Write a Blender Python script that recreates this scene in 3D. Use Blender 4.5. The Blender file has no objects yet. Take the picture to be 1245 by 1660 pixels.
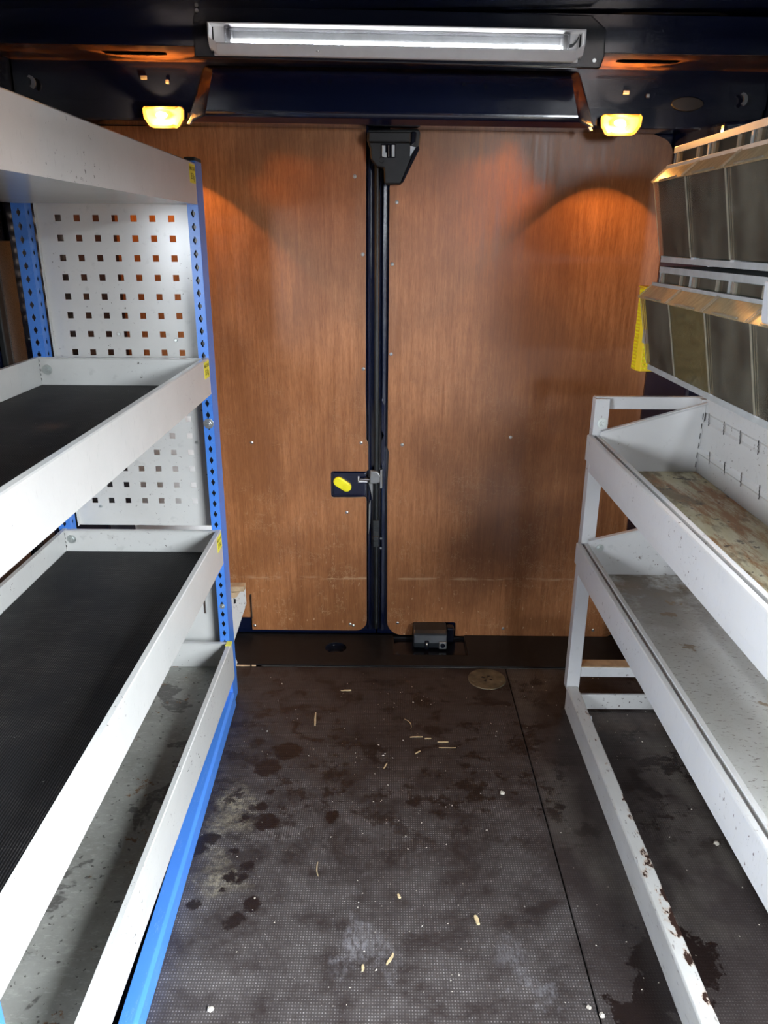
import bpy, bmesh, math, random
from math import pi, sin, cos, radians, atan2, sqrt
from mathutils import Matrix, Vector, Euler
random.seed(7)
S = bpy.context.scene
COL = S.collection

# ------------------------------------------------------------------ camera
PITCH, YAW, ROLL = radians(19.9), radians(-0.25), radians(0.38)
cd = bpy.data.cameras.new('camera'); cam = bpy.data.objects.new('camera', cd); COL.objects.link(cam)
cd.sensor_fit = 'HORIZONTAL'; cd.sensor_width = 36.0
cd.lens = 36.0 * 1222.0 / 1245.0
cd.clip_start = 0.02; cd.clip_end = 200
cam.matrix_world = Matrix.Translation((0, 0, 1.23)) @ (Matrix.Rotation(-YAW, 4, 'Z') @ Matrix.Rotation(pi/2-PITCH, 4, 'X') @ Matrix.Rotation(ROLL, 4, 'Z'))
S.camera = cam

# ------------------------------------------------------------------ world, light, exposure
w = bpy.data.worlds.new('sky'); S.world = w; w.use_nodes = True
wn = w.node_tree.nodes; wl = w.node_tree.links
bg = wn['Background']
bg.inputs[0].default_value = (0.86, 0.93, 1.0, 1); bg.inputs[1].default_value = 74.0   # bright overcast sky

def area(name, loc, rot, sx, sy, power, color=(1, 1, 1), portal=False):
    l = bpy.data.lights.new(name, 'AREA'); l.shape = 'RECTANGLE'; l.size = sx; l.size_y = sy; l.energy = power; l.color = color
    o = bpy.data.objects.new(name, l); COL.objects.link(o); o.location = loc; o.rotation_euler = rot
    if portal: l.cycles.is_portal = True
    return o
DOOR_Y0, DOOR_Y1, DOOR_Z1 = -0.90, 0.45, 1.60     # sliding side door on the right, beside the camera
FRONT_Y = -1.3
L_Y0, L_Y1, L_Z0, L_Z1 = -0.60, 0.40, 1.00, 1.36         # opening added in the left side to light the right rack
SIDE_H, FRONT_H = 2.3, 0.9  # heights of the added outside walls that cut low skylight
area('side_door_portal', (0.95, (DOOR_Y0+DOOR_Y1)/2, DOOR_Z1/2), (0, radians(90), 0), DOOR_Z1, DOOR_Y1-DOOR_Y0, 1, portal=True)
area('left_fill_portal', (-0.95, (L_Y0+L_Y1)/2, (L_Z0+L_Z1)/2), (0, radians(-90), 0), L_Z1-L_Z0, L_Y1-L_Y0, 1, portal=True)

S.view_settings.view_transform = 'Standard'; S.view_settings.look = 'None'
S.view_settings.gamma = 1.0; S.view_settings.use_curve_mapping = False
S.view_settings.exposure = -0.22
S.cycles.use_denoising = True
S.cycles.max_bounces = 10; S.cycles.transparent_max_bounces = 24
S.cycles.diffuse_bounces = 6; S.cycles.glossy_bounces = 4; S.cycles.transmission_bounces = 8
S.cycles.sample_clamp_indirect = 6.0
S.cycles.caustics_reflective = False; S.cycles.caustics_refractive = False

# ------------------------------------------------------------------ node helpers
class NT:
    def __init__(s, name):
        s.m = bpy.data.materials.new(name); s.m.use_nodes = True
        s.t = s.m.node_tree; s.n = s.t.nodes; s.l = s.t.links
        s.b = s.n['Principled BSDF']; s.out = s.n['Material Output']
        s._obj = None
    def put(s, sock, v):
        if isinstance(v, bpy.types.NodeSocket): s.l.new(v, sock)
        elif isinstance(v, (tuple, list)):
            if len(sock.default_value) == 4 and len(v) == 3: v = (*v, 1)
            sock.default_value = v
        else: sock.default_value = v
    def obj(s):
        if s._obj is None:
            g = s.n.new('ShaderNodeNewGeometry'); s._obj = g.outputs['Position']
        return s._obj
    def map(s, v=None, scale=(1, 1, 1), loc=(0, 0, 0), rot=(0, 0, 0)):
        m = s.n.new('ShaderNodeMapping'); s.l.new(v or s.obj(), m.inputs[0])
        m.inputs['Location'].default_value = loc; m.inputs['Rotation'].default_value = rot; m.inputs['Scale'].default_value = scale
        return m.outputs[0]
    def noise(s, v=None, scale=5, detail=4, rough=0.55, dist=0):
        n = s.n.new('ShaderNodeTexNoise'); s.l.new(v or s.obj(), n.inputs['Vector'])
        n.inputs['Scale'].default_value = scale; n.inputs['Detail'].default_value = detail
        n.inputs['Roughness'].default_value = rough; n.inputs['Distortion'].default_value = dist
        return n.outputs['Fac']
    def vor(s, v=None, scale=5, feature='F1', out='Distance', rand=1.0):
        n = s.n.new('ShaderNodeTexVoronoi'); n.feature = feature; s.l.new(v or s.obj(), n.inputs['Vector'])
        n.inputs['Scale'].default_value = scale; n.inputs['Randomness'].default_value = rand
        return n.outputs[out]
    def ramp(s, f, *stops):
        r = s.n.new('ShaderNodeValToRGB'); s.l.new(f, r.inputs[0]); e = r.color_ramp.elements
        while len(e) < len(stops): e.new(0.5)
        for k, (p, c) in enumerate(stops):
            e[k].position = p
            e[k].color = (c, c, c, 1) if isinstance(c, (int, float)) else (*c, 1)
        return r.outputs[0]
    def mix(s, f, a, b, mode='MIX'):
        m = s.n.new('ShaderNodeMix'); m.data_type = 'RGBA'; m.blend_type = mode
        s.put(m.inputs[0], f); s.put(m.inputs[6], a); s.put(m.inputs[7], b)
        return m.outputs[2]
    def math(s, op, a, b=0.0, c=None, clamp=False):
        m = s.n.new('ShaderNodeMath'); m.operation = op; m.use_clamp = clamp
        s.put(m.inputs[0], a); s.put(m.inputs[1], b)
        if c is not None: s.put(m.inputs[2], c)
        return m.outputs[0]
    def sep(s, v=None):
        m = s.n.new('ShaderNodeSeparateXYZ'); s.l.new(v or s.obj(), m.inputs[0]); return m.outputs
    def spot(s, x, y, r, soft, jag):
        """1 inside a ragged round spot on the floor at x, y"""
        d = s.n.new('ShaderNodeVectorMath'); d.operation = 'DISTANCE'
        m = s.n.new('ShaderNodeVectorMath'); m.operation = 'MULTIPLY'; s.l.new(s.obj(), m.inputs[0]); m.inputs[1].default_value = (1, 1, 0)
        s.l.new(m.outputs[0], d.inputs[0]); d.inputs[1].default_value = (x, y, 0)
        dd = s.math('ADD', d.outputs['Value'], jag)
        mr = s.n.new('ShaderNodeMapRange'); s.l.new(dd, mr.inputs[0]); mr.inputs[1].default_value = r-soft; mr.inputs[2].default_value = r+soft
        mr.inputs[3].default_value = 1; mr.inputs[4].default_value = 0; mr.clamp = True
        return mr.outputs[0]
    def bump(s, h, strength=0.3, dist=0.001, normal=None):
        b = s.n.new('ShaderNodeBump'); s.l.new(h, b.inputs['Height']); b.inputs['Strength'].default_value = strength; b.inputs['Distance'].default_value = dist
        if normal: s.l.new(normal, b.inputs['Normal'])
        s.l.new(b.outputs[0], s.b.inputs['Normal']); return b.outputs[0]
    def fin(s, color=None, rough=None, metal=None, **k):
        if color is not None: s.put(s.b.inputs['Base Color'], color)
        if rough is not None: s.put(s.b.inputs['Roughness'], rough)
        if metal is not None: s.put(s.b.inputs['Metallic'], metal)
        for a, v in k.items(): s.put(s.b.inputs[a.replace('_', ' ')], v)
        return s.m

M = {}
def plain(name, c, r=0.5, metal=0.0, var=0.12, **k):
    t = NT(name); n = t.noise(scale=35, detail=3)
    col = t.mix(t.ramp(n, (0.35, 0.0), (0.7, 1.0)), tuple(x*(1-var) for x in c), tuple(min(1, x*(1+var)) for x in c))
    M[name] = t.fin(col, r, metal, **k); return M[name]

def make_materials():
    # navy body paint
    t = NT('navy_paint'); n = t.noise(scale=6, detail=3); d = t.noise(scale=260, detail=2)
    c = t.mix(n, (0.0022, 0.0042, 0.017), (0.0045, 0.008, 0.028))
    c = t.mix(t.ramp(d, (0.70, 0.0), (0.80, 0.5)), c, (0.05, 0.05, 0.055))
    t.bump(t.noise(scale=9, detail=1), 0.25, 0.004)
    M['navy'] = t.fin(c, t.ramp(d, (0.3, 0.10), (0.7, 0.24)), Coat_Weight=0.6, Coat_Roughness=0.08)
    # plywood with vertical grain, scuffs towards the bottom
    for nm, dark, lite in (('plywood', (0.22, 0.078, 0.025), (0.50, 0.212, 0.082)), ('ply_lining', (0.13, 0.055, 0.02), (0.24, 0.11, 0.045))):
        t = NT(nm); z = t.sep()[2]
        g = t.noise(t.map(scale=(38, 38, 1.6)), scale=4.0, detail=6, rough=0.62, dist=0.4)
        fine = t.noise(t.map(scale=(220, 220, 14)), scale=4.0, detail=3)
        blot = t.noise(t.map(scale=(1.2, 1.2, 0.7)), scale=4, detail=4, rough=0.6)
        c = t.mix(t.ramp(g, (0.22, 0.10), (0.78, 0.95)), dark, lite)
        c = t.mix(t.math('MULTIPLY', t.ramp(fine, (0.46, 0.0), (0.64, 1.0)), 0.38), c, tuple(x*0.55 for x in dark))
        c = t.mix(t.ramp(blot, (0.42, 0.0), (0.60, 0.55)), c, tuple(x*0.72 for x in dark))
        # scratches: thin isolines of distorted noise, more of them low down
        s1 = t.noise(t.map(scale=(9, 9, 3.0), rot=(0, 0.35, 0)), scale=3.2, detail=5, rough=0.7)
        s2 = t.noise(t.map(scale=(4, 4, 9), rot=(0, -0.6, 0)), scale=3.0, detail=5, rough=0.7)
        l1 = t.ramp(t.math('ABSOLUTE', t.math('SUBTRACT', s1, 0.56)), (0.0, 1.0), (0.006, 0.0))
        l2 = t.ramp(t.math('ABSOLUTE', t.math('SUBTRACT', s2, 0.57)), (0.0, 1.0), (0.0055, 0.0))
        msk = t.noise(scale=7, detail=2)
        low = t.ramp(z, (0.0, 1.0), (0.45, 0.55), (1.0, 0.12))
        k = t.math('MULTIPLY', t.math('MAXIMUM', l1, l2), t.math('MULTIPLY', low, t.ramp(msk, (0.46, 0.0), (0.56, 0.95))))
        c = t.mix(k, c, (0.55, 0.34, 0.18))
        chips = t.ramp(t.noise(t.map(scale=(1, 1, 0.55)), scale=75, detail=3, rough=0.6), (0.655, 0.0), (0.69, 1.0))
        c = t.mix(t.math('MULTIPLY', chips, t.ramp(z, (0.02, 0.9), (0.22, 0.30), (0.6, 0.0))), c, (0.58, 0.38, 0.22))
        # rub line at rail height
        rub = t.math('MULTIPLY', t.ramp(t.math('ABSOLUTE', t.math('SUBTRACT', z, 0.207)), (0.0, 1.0), (0.006, 0.0)), t.ramp(t.noise(t.map(scale=(1, 1, 5)), scale=14, detail=4), (0.46, 0.0), (0.6, 0.75)))
        c = t.mix(rub, c, (0.55, 0.36, 0.21))
        t.bump(g, 0.25, 0.0006)
        M[nm] = t.fin(c, t.ramp(g, (0.3, 0.30), (0.8, 0.48)), Specular_IOR_Level=0.45)
    plain('ply_edge', (0.62, 0.42, 0.25), 0.7, var=0.35)
    # white powder coat with chips (left rack), glossy
    def white(nm, base, rust, chipamt, rough, stain=0.0):
        t = NT(nm)
        n1 = t.noise(scale=9, detail=5, rough=0.6); n2 = t.noise(scale=90, detail=4, rough=0.7)
        c = t.mix(t.ramp(n1, (0.35, 0.0), (0.75, 1.0)), tuple(x*0.93 for x in base), base)
        c = t.mix(t.ramp(t.noise(t.map(scale=(1, 6, 1)), scale=40, detail=3), (0.62, 0.0), (0.72, 0.30)), c, tuple(x*0.6 for x in base))
        ch = t.math('MULTIPLY', t.ramp(n2, (0.66-chipamt, 0.0), (0.68-chipamt, 1.0)), t.ramp(t.noise(scale=4, detail=2), (0.50, 0.0), (0.58, 1.0)))
        c = t.mix(ch, c, rust)
        if stain:
            st = t.ramp(t.noise(scale=7, detail=6, rough=0.7), (0.50, 0.0), (0.70, stain))
            c = t.mix(st, c, (0.30, 0.22, 0.12))
        M[nm] = t.fin(c, rough, Specular_IOR_Level=0.55); return t
    white('white_coat', (0.60, 0.60, 0.575), (0.12, 0.11, 0.10), 0.008, 0.19)
    white('white_worn', (0.62, 0.615, 0.61), (0.10, 0.065, 0.05), 0.022, 0.32)
    white('white_chipped', (0.60, 0.59, 0.57), (0.045, 0.024, 0.018), 0.05, 0.34)
    t = NT('rail_white')      # floor rail: paint flaked off along its inner top edge
    X_, Y_, Z_ = t.sep(); fl = t.noise(t.map(scale=(1, 0.55, 1)), scale=48, detail=4, rough=0.62)
    side = t.math('MULTIPLY', t.math('SUBTRACT', X_, 0.522), 5.5)
    yb = t.ramp(t.math('MULTIPLY', Y_, 0.5), (0.42, 0.25), (0.50, 0.9), (0.64, 0.55), (0.72, 0.0), (0.80, 0.25), (0.86, 0.2))
    ex = t.math('ADD', fl, t.math('MULTIPLY', side, 1.0)); ex = t.math('ADD', ex, t.math('MULTIPLY', t.math('SUBTRACT', yb, 0.5), 0.16))
    top = t.ramp(Z_, (0.055, 0.0), (0.064, 1.0))
    flake = t.math('MULTIPLY', t.ramp(ex, (0.60, 0.0), (0.615, 1.0)), top)
    c = t.mix(t.ramp(t.noise(scale=12, detail=5), (0.35, 0.0), (0.7, 1.0)), (0.54, 0.53, 0.50), (0.62, 0.61, 0.58))
    c = t.mix(t.ramp(t.noise(t.map(scale=(1, 0.3, 1)), scale=130, detail=3, rough=0.7), (0.63, 0.0), (0.68, 0.7)), c, (0.13, 0.10, 0.08))
    c = t.mix(t.math('MULTIPLY', t.ramp(ex, (0.55, 0.0), (0.60, 0.55)), top), c, (0.42, 0.24, 0.12))
    c = t.mix(flake, c, (0.04, 0.021, 0.016))
    t.bump(flake, 0.6, -0.0008); M['rail_white'] = t.fin(c, 0.36)
    white('white_rusty', (0.55, 0.53, 0.50), (0.10, 0.055, 0.03), 0.10, 0.45)
    # tray floors
    t = NT('galv_floor')
    n = t.noise(scale=5, detail=6, rough=0.65); n2 = t.noise(scale=22, detail=5, rough=0.7)
    c = t.mix(t.ramp(n, (0.3, 0.0), (0.7, 1.0)), (0.17, 0.17, 0.15), (0.34, 0.34, 0.31))
    c = t.mix(t.ramp(t.noise(scale=7.5, detail=4, rough=0.55, dist=0.5), (0.595, 0.0), (0.61, 0.85)), c, (0.075, 0.07, 0.065))
    c = t.mix(t.ramp(n2, (0.635, 0.0), (0.66, 1.0)), c, (0.16, 0.085, 0.04)); c = t.mix(t.ramp(t.noise(t.map(scale=(1, 2.4, 1)), scale=60, detail=5, rough=0.75), (0.52, 0.0), (0.66, 0.5)), c, (0.42, 0.42, 0.38))
    c = t.mix(t.ramp(t.noise(scale=90, detail=2), (0.66, 0.0), (0.69, 0.8)), c, (0.05, 0.045, 0.04))
    M['galv_floor'] = t.fin(c, t.ramp(n2, (0.3, 0.30), (0.7, 0.55)), 0.15)
    t = NT('rust_floor')      # upper right tray: cream and rust
    st = t.noise(t.map(scale=(3.2, 0.8, 1)), scale=5, detail=7, rough=0.68); sp = t.noise(scale=28, detail=5, rough=0.7)
    c = t.mix(t.ramp(st, (0.36, 0.0), (0.55, 1.0)), (0.50, 0.42, 0.20), (0.66, 0.60, 0.42))
    c = t.mix(t.ramp(t.noise(t.map(scale=(4.5, 1, 1), loc=(3, 1, 0)), scale=4.5, detail=7, rough=0.72), (0.47, 0.0), (0.57, 0.95)), c, (0.36, 0.15, 0.035))
    c = t.mix(t.ramp(t.noise(t.map(scale=(2.5, 1.2, 1), loc=(9, 4, 0)), scale=6, detail=6, rough=0.7), (0.54, 0.0), (0.62, 0.85)), c, (0.19, 0.13, 0.06))
    c = t.mix(t.ramp(sp, (0.60, 0.0), (0.64, 0.9)), c, (0.07, 0.04, 0.02))
    M['rust_floor'] = t.fin(c, 0.42)
    t = NT('dirty_white_floor')
    st = t.noise(scale=7, detail=7, rough=0.7); y = t.sep()[1]
    c = t.mix(t.ramp(st, (0.4, 0.0), (0.75, 1.0)), (0.60, 0.60, 0.58), (0.50, 0.49, 0.46))
    far = t.ramp(y, (0.0, 0.0), (0.70, 0.0), (0.87, 1.0))      # dirt collects at the far end
    yy = t.math('MULTIPLY', y, 0.5); far = t.ramp(yy, (0.70, 0.0), (0.86, 1.0))
    c = t.mix(t.math('MULTIPLY', far, t.ramp(st, (0.38, 0.15), (0.54, 1.0))), c, (0.13, 0.09, 0.05))
    c = t.mix(t.ramp(t.noise(t.map(scale=(1, 2.6, 1), rot=(0, 0, 0.5)), scale=75, detail=4, rough=0.7), (0.595, 0.0), (0.635, 0.8)), c, (0.16, 0.13, 0.11))
    c = t.mix(t.ramp(t.noise(t.map(loc=(5, 2, 0)), scale=20, detail=3), (0.66, 0.0), (0.69, 0.8)), c, (0.24, 0.15, 0.07))
    M['dirty_white_floor'] = t.fin(c, 0.36)
    # blue
    t = NT('blue_paint'); n = t.noise(scale=12, detail=5)
    c = t.mix(n, (0.055, 0.20, 0.64), (0.075, 0.245, 0.72))
    sc_ = t.ramp(t.math('ABSOLUTE', t.math('SUBTRACT', t.noise(t.map(scale=(8, 1, 8)), scale=9, detail=4, rough=0.7), 0.6)), (0.0, 0.5), (0.006, 0.0))
    c = t.mix(sc_, c, (0.35, 0.5, 0.8))
    M['blue'] = t.fin(c, 0.30, Specular_IOR_Level=0.5)
    # ribbed rubber
    t = NT('ribbed_rubber'); x = t.sep()[0]
    h = t.math('SINE', t.math('MULTIPLY', x, 2*pi/0.0042))
    hh = t.ramp(h, (0.0, 0.0), (0.6, 1.0))
    du = t.noise(scale=5, detail=6, rough=0.7)
    c = t.mix(hh, (0.003, 0.003, 0.0035), (0.020, 0.020, 0.021))
    dust = t.math('MULTIPLY', t.ramp(du, (0.44, 0.0), (0.64, 0.8)), t.ramp(t.noise(t.map(scale=(2, 30, 1)), scale=12, detail=4, rough=0.7), (0.40, 0.0), (0.7, 1.0)))
    c = t.mix(t.math('MULTIPLY', dust, hh), c, (0.13, 0.12, 0.11))
    c = t.mix(t.ramp(t.noise(scale=170, detail=2), (0.77, 0.0), (0.79, 1.0)), c, (0.30, 0.29, 0.26))
    t.bump(hh, 0.7, 0.0008)
    M['rubber_mat'] = t.fin(c, 0.62, Specular_IOR_Level=0.28)
    # floor board: dark phenolic with a 5 mm wire-mesh pattern, worn and wet
    t = NT('floor_board'); X, Y, Z = t.sep()
    gx = t.math('ABSOLUTE', t.math('SUBTRACT', t.math('FRACT', t.math('MULTIPLY', X, 190.0)), 0.5))
    gy = t.math('ABSOLUTE', t.math('SUBTRACT', t.math('FRACT', t.math('MULTIPLY', Y, 170.0)), 0.5))
    grid = t.math('MULTIPLY', t.ramp(gx, (0.10, 1.0), (0.30, 0.0)), t.ramp(gy, (0.10, 1.0), (0.30, 0.0)))   # flat lozenges between the wires
    big = t.noise(scale=2.6, detail=6, rough=0.62); med = t.noise(t.map(scale=(1, 1.3, 1)), scale=9, detail=6, rough=0.7); fine = t.noise(scale=70, detail=5, rough=0.75)
    base = t.mix(big, (0.020, 0.0145, 0.0135), (0.038, 0.029, 0.027))
    # worn area in the middle of the aisle, stronger towards the side door
    wear = t.math('MULTIPLY', t.ramp(med, (0.38, 0.0), (0.62, 1.0)), t.ramp(t.math('MULTIPLY', Y, 0.5), (0.30, 1.0), (0.66, 0.85), (0.80, 0.28), (0.96, 0.10)))
    wx = t.ramp(t.math('ABSOLUTE', t.math('ADD', X, 0.02)), (0.36, 1.0), (0.43, 0.10))
    wear = t.math('MULTIPLY', wear, wx)
    c = t.mix(t.math('MULTIPLY', wear, 0.6), base, (0.10, 0.090, 0.086))
    speck = t.math('MULTIPLY', t.math('MULTIPLY', grid, t.ramp(fine, (0.42, 0.15), (0.66, 1.0))), t.math('ADD', t.math('MULTIPLY', wear, 0.85), 0.05))
    c = t.mix(speck, c, (0.50, 0.47, 0.45))
    # dusty right-hand board and strip
    r1 = t.ramp(t.noise(t.map(scale=(1.6, 0.8, 1), loc=(2.2, 0, 0)), scale=3.4, detail=5, rough=0.6), (0.48, 0.0), (0.62, 0.55))
    rx = t.ramp(X, (0.36, 0.0), (0.38, 1.0))
    c = t.mix(t.math('MULTIPLY', r1, rx), c, (0.095, 0.083, 0.07))
    c = t.mix(t.math('MULTIPLY', t.math('MULTIPLY', grid, 0.5), t.math('MULTIPLY', r1, rx)), c, (0.22, 0.20, 0.18))
    # pale dust along the left
    jag = t.math('MULTIPLY', t.math('SUBTRACT', t.noise(scale=45, detail=4, rough=0.7), 0.5), 0.05)
    jag2 = t.math('MULTIPLY', t.math('SUBTRACT', t.noise(scale=14, detail=5, rough=0.7), 0.5), 0.22)
    for (px, py, pr) in ((-0.345, 1.37, 0.035), (-0.352, 1.43, 0.015), (-0.352, 1.24, 0.020), (-0.33, 1.17, 0.012)):
        c = t.mix(t.math('MULTIPLY', t.math('MULTIPLY', t.spot(px, py, pr, 0.03, jag2), 0.8), t.ramp(fine, (0.40, 0.1), (0.62, 1.0))), c, (0.30, 0.26, 0.18))
    for (px, py, pr, k) in ((-0.05, 1.05, 0.025, 0.5), (0.02, 1.00, 0.015, 0.4), (0.27, 0.95, 0.010, 0.7), (-0.08, 0.98, 0.012, 0.4), (0.22, 1.02, 0.015, 0.3)):
        c = t.mix(t.math('MULTIPLY', t.math('MULTIPLY', t.spot(px, py, pr, 0.022, jag2), k), t.ramp(t.noise(t.map(scale=(3, 1, 1), rot=(0, 0, 0.5)), scale=40, detail=5, rough=0.75), (0.42, 0.1), (0.60, 1.0))), c, (0.33, 0.32, 0.34))
    # dark wet drips
    wet = None
    for (px, py, pr) in ((-0.270, 1.448, 0.011), (-0.284, 1.400, 0.017), (-0.316, 1.365, 0.013), (-0.119, 1.370, 0.017), (-0.322, 1.266, 0.011),
                         (-0.314, 1.192, 0.014), (-0.289, 1.194, 0.014), (-0.287, 1.225, 0.014), (-0.259, 1.127, 0.017), (-0.288, 1.089, 0.019),
                         (-0.372, 1.128, 0.012), (-0.325, 1.165, 0.008), (-0.290, 1.536, 0.034), (-0.262, 1.350, 0.026), (-0.333, 1.633, 0.020),
                         (-0.405, 1.273, 0.026), (-0.38, 1.30, 0.02), (0.53, 1.02, 0.07), (0.45, 0.88, 0.07), (0.50, 0.95, 0.06), (-0.25, 1.60, 0.035)):
        sp = t.spot(px, py, pr, 0.003, jag if pr < 0.04 else jag2)
        wet = sp if wet is None else t.math('MAXIMUM', wet, sp)
    blotch = t.math('MULTIPLY', t.ramp(t.noise(t.map(scale=(1, 1.2, 1), loc=(4, 4, 0)), scale=12, detail=7, rough=0.78), (0.53, 0.0), (0.555, 0.85)),
                    t.ramp(t.math('MULTIPLY', Y, 0.5), (0.58, 0.0), (0.70, 1.0)))
    wet = t.math('MAXIMUM', wet, blotch)
    c = t.mix(wet, c, (0.013, 0.008, 0.007))
    t.bump(t.math('ADD', t.math('MULTIPLY', grid, 0.7), t.math('MULTIPLY', fine, 0.5)), 0.55, 0.0007)
    M['floor_board'] = t.fin(c, t.mix(wet, t.ramp(fine, (0.3, 0.36), (0.7, 0.60)), (0.30, 0.30, 0.30)))
    plain('black_plastic', (0.007, 0.007, 0.0075), 0.5, var=0.3, Specular_IOR_Level=0.35)
    plain('black_rubber', (0.016, 0.018, 0.018), 0.55, var=0.3)
    plain('black_gloss', (0.006, 0.007, 0.012), 0.14)
    plain('hinge_plastic', (0.018, 0.021, 0.024), 0.30, var=0.25)
    plain('steel', (0.62, 0.62, 0.60), 0.28, 1.0)
    plain('grey_metal', (0.30, 0.30, 0.29), 0.38, 0.7)
    plain('zinc', (0.62, 0.66, 0.64), 0.33, 0.85)
    plain('yellow_plastic', (0.90, 0.80, 0.015), 0.35, var=0.04)
    plain('yellow_wrap', (0.86, 0.58, 0.02), 0.5, var=0.06)
    plain('yellow_label', (0.88, 0.80, 0.08), 0.5, var=0.03)
    plain('label_ink', (0.06, 0.055, 0.01), 0.6)
    plain('bin_grey', (0.36, 0.38, 0.38), 0.38, var=0.12)
    plain('lamp_base', (0.30, 0.22, 0.10), 0.5); plain('lamp_glow_brown', (0.12, 0.052, 0.024), 0.25, var=0.5); plain('bin_inside', (0.22, 0.20, 0.16), 0.6, var=0.25)  # header underside's brown stands in for the lamps' warm reflection
    plain('divider_grey', (0.50, 0.52, 0.53), 0.35, var=0.08)
    plain('light_grey_plastic', (0.50, 0.51, 0.53), 0.4, var=0.04)
    plain('white_plastic', (0.78, 0.76, 0.74), 0.30, var=0.03)
    plain('white_card', (0.85, 0.85, 0.84), 0.6, var=0.05)
    plain('tan_wood', (0.42, 0.30, 0.18), 0.65, var=0.2)
    plain('splinter', (0.62, 0.48, 0.27), 0.7, var=0.2)
    plain('crumb', (0.55, 0.50, 0.42), 0.75, var=0.3)
    plain('brass_plate', (0.17, 0.15, 0.10), 0.42, 0.55, var=0.35)
    plain('black_paint', (0.01, 0.01, 0.011), 0.3)
    plain('concrete', (0.12, 0.12, 0.12), 0.9, var=0.15); plain('sky_block_dark', (0.10, 0.07, 0.055), 0.9, var=0.2)
    t = NT('black_fabric'); f = t.vor(scale=420)
    t.bump(f, 0.8, 0.001); M['fabric'] = t.fin(t.mix(t.ramp(f, (0.0, 0.0), (0.5, 1.0)), (0.012, 0.011, 0.010), (0.11, 0.095, 0.085)), 0.9)
    # clear and dirty plastics: light passes for real, dirt scatters
    def clear(nm, tint, dirtc, lo, hi, sc, rough=0.12, streak=(1, 1, 1)):
        t = NT(nm)
        d = t.ramp(t.noise(t.map(scale=streak), scale=sc, detail=6, rough=0.7), (0.3, lo), (0.72, hi))
        spk = t.ramp(t.noise(scale=130, detail=2), (0.68, 0.0), (0.72, 0.5))
        d = t.math('MAXIMUM', d, t.math('MULTIPLY', spk, hi))
        tr = t.n.new('ShaderNodeBsdfTransparent'); tr.inputs[0].default_value = (*tint, 1)
        gl = t.n.new('ShaderNodeBsdfGlossy'); gl.inputs[0].default_value = (1, 1, 1, 1); gl.inputs['Roughness'].default_value = rough
        df = t.n.new('ShaderNodeBsdfDiffuse'); df.inputs[0].default_value = (*dirtc, 1)
        tl = t.n.new('ShaderNodeBsdfTranslucent'); tl.inputs[0].default_value = (*dirtc, 1)
        dt = t.n.new('ShaderNodeMixShader'); dt.inputs[0].default_value = 0.35; t.l.new(df.outputs[0], dt.inputs[1]); t.l.new(tl.outputs[0], dt.inputs[2])
        fr = t.n.new('ShaderNodeFresnel'); fr.inputs[0].default_value = 1.14 if nm in ('clear_bin', 'clear_bin_dirty', 'clear_side') else 1.45
        m1 = t.n.new('ShaderNodeMixShader'); t.l.new(fr.outputs[0], m1.inputs[0]); t.l.new(tr.outputs[0], m1.inputs[1]); t.l.new(gl.outputs[0], m1.inputs[2])
        m2 = t.n.new('ShaderNodeMixShader'); t.l.new(d, m2.inputs[0]); t.l.new(m1.outputs[0], m2.inputs[1]); t.l.new(dt.outputs[0], m2.inputs[2])
        t.l.new(m2.outputs[0], t.out.inputs[0]); M[nm] = t.m
    clear('clear_bin', (0.86, 0.87, 0.84), (0.44, 0.41, 0.33), 0.0, 0.13, 22, 0.08, (1, 1, 0.4))
    clear('clear_bin_dirty', (0.78, 0.78, 0.70), (0.30, 0.24, 0.12), 0.0, 0.55, 60, 0.12)
    clear('clear_side', (0.80, 0.81, 0.80), (0.55, 0.55, 0.52), 0.04, 0.14, 16, 0.10)
    clear('flap_warm_glow', (0.95, 0.93, 0.86), (0.78, 0.62, 0.38), 0.35, 0.62, 30, 0.15, (1, 3, 1))  # amber colour carries the warm reflection of lamp and plywood
    clear('clear_rib', (0.92, 0.92, 0.88), (0.60, 0.55, 0.44), 0.35, 0.65, 30, 0.12)
    clear('lens_clear', (0.97, 0.97, 0.98), (0.70, 0.72, 0.78), 0.01, 0.05, 30, 0.08)
    clear('lamp_lens', (1.0, 0.95, 0.80), (0.80, 0.55, 0.20), 0.03, 0.10, 60, 0.05)
    def emit(nm, c, s):
        t = NT(nm); t.fin((0.8, 0.8, 0.8), 0.5, Emission_Color=c, Emission_Strength=s); M[nm] = t.m
    emit('led_chip', (0.92, 0.96, 1.0), 90.0)
    emit('led_board', (0.92, 0.96, 1.0), 38.0)
    emit('bulb_glow', (1.0, 0.62, 0.22), 60.0)
make_materials()

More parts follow.
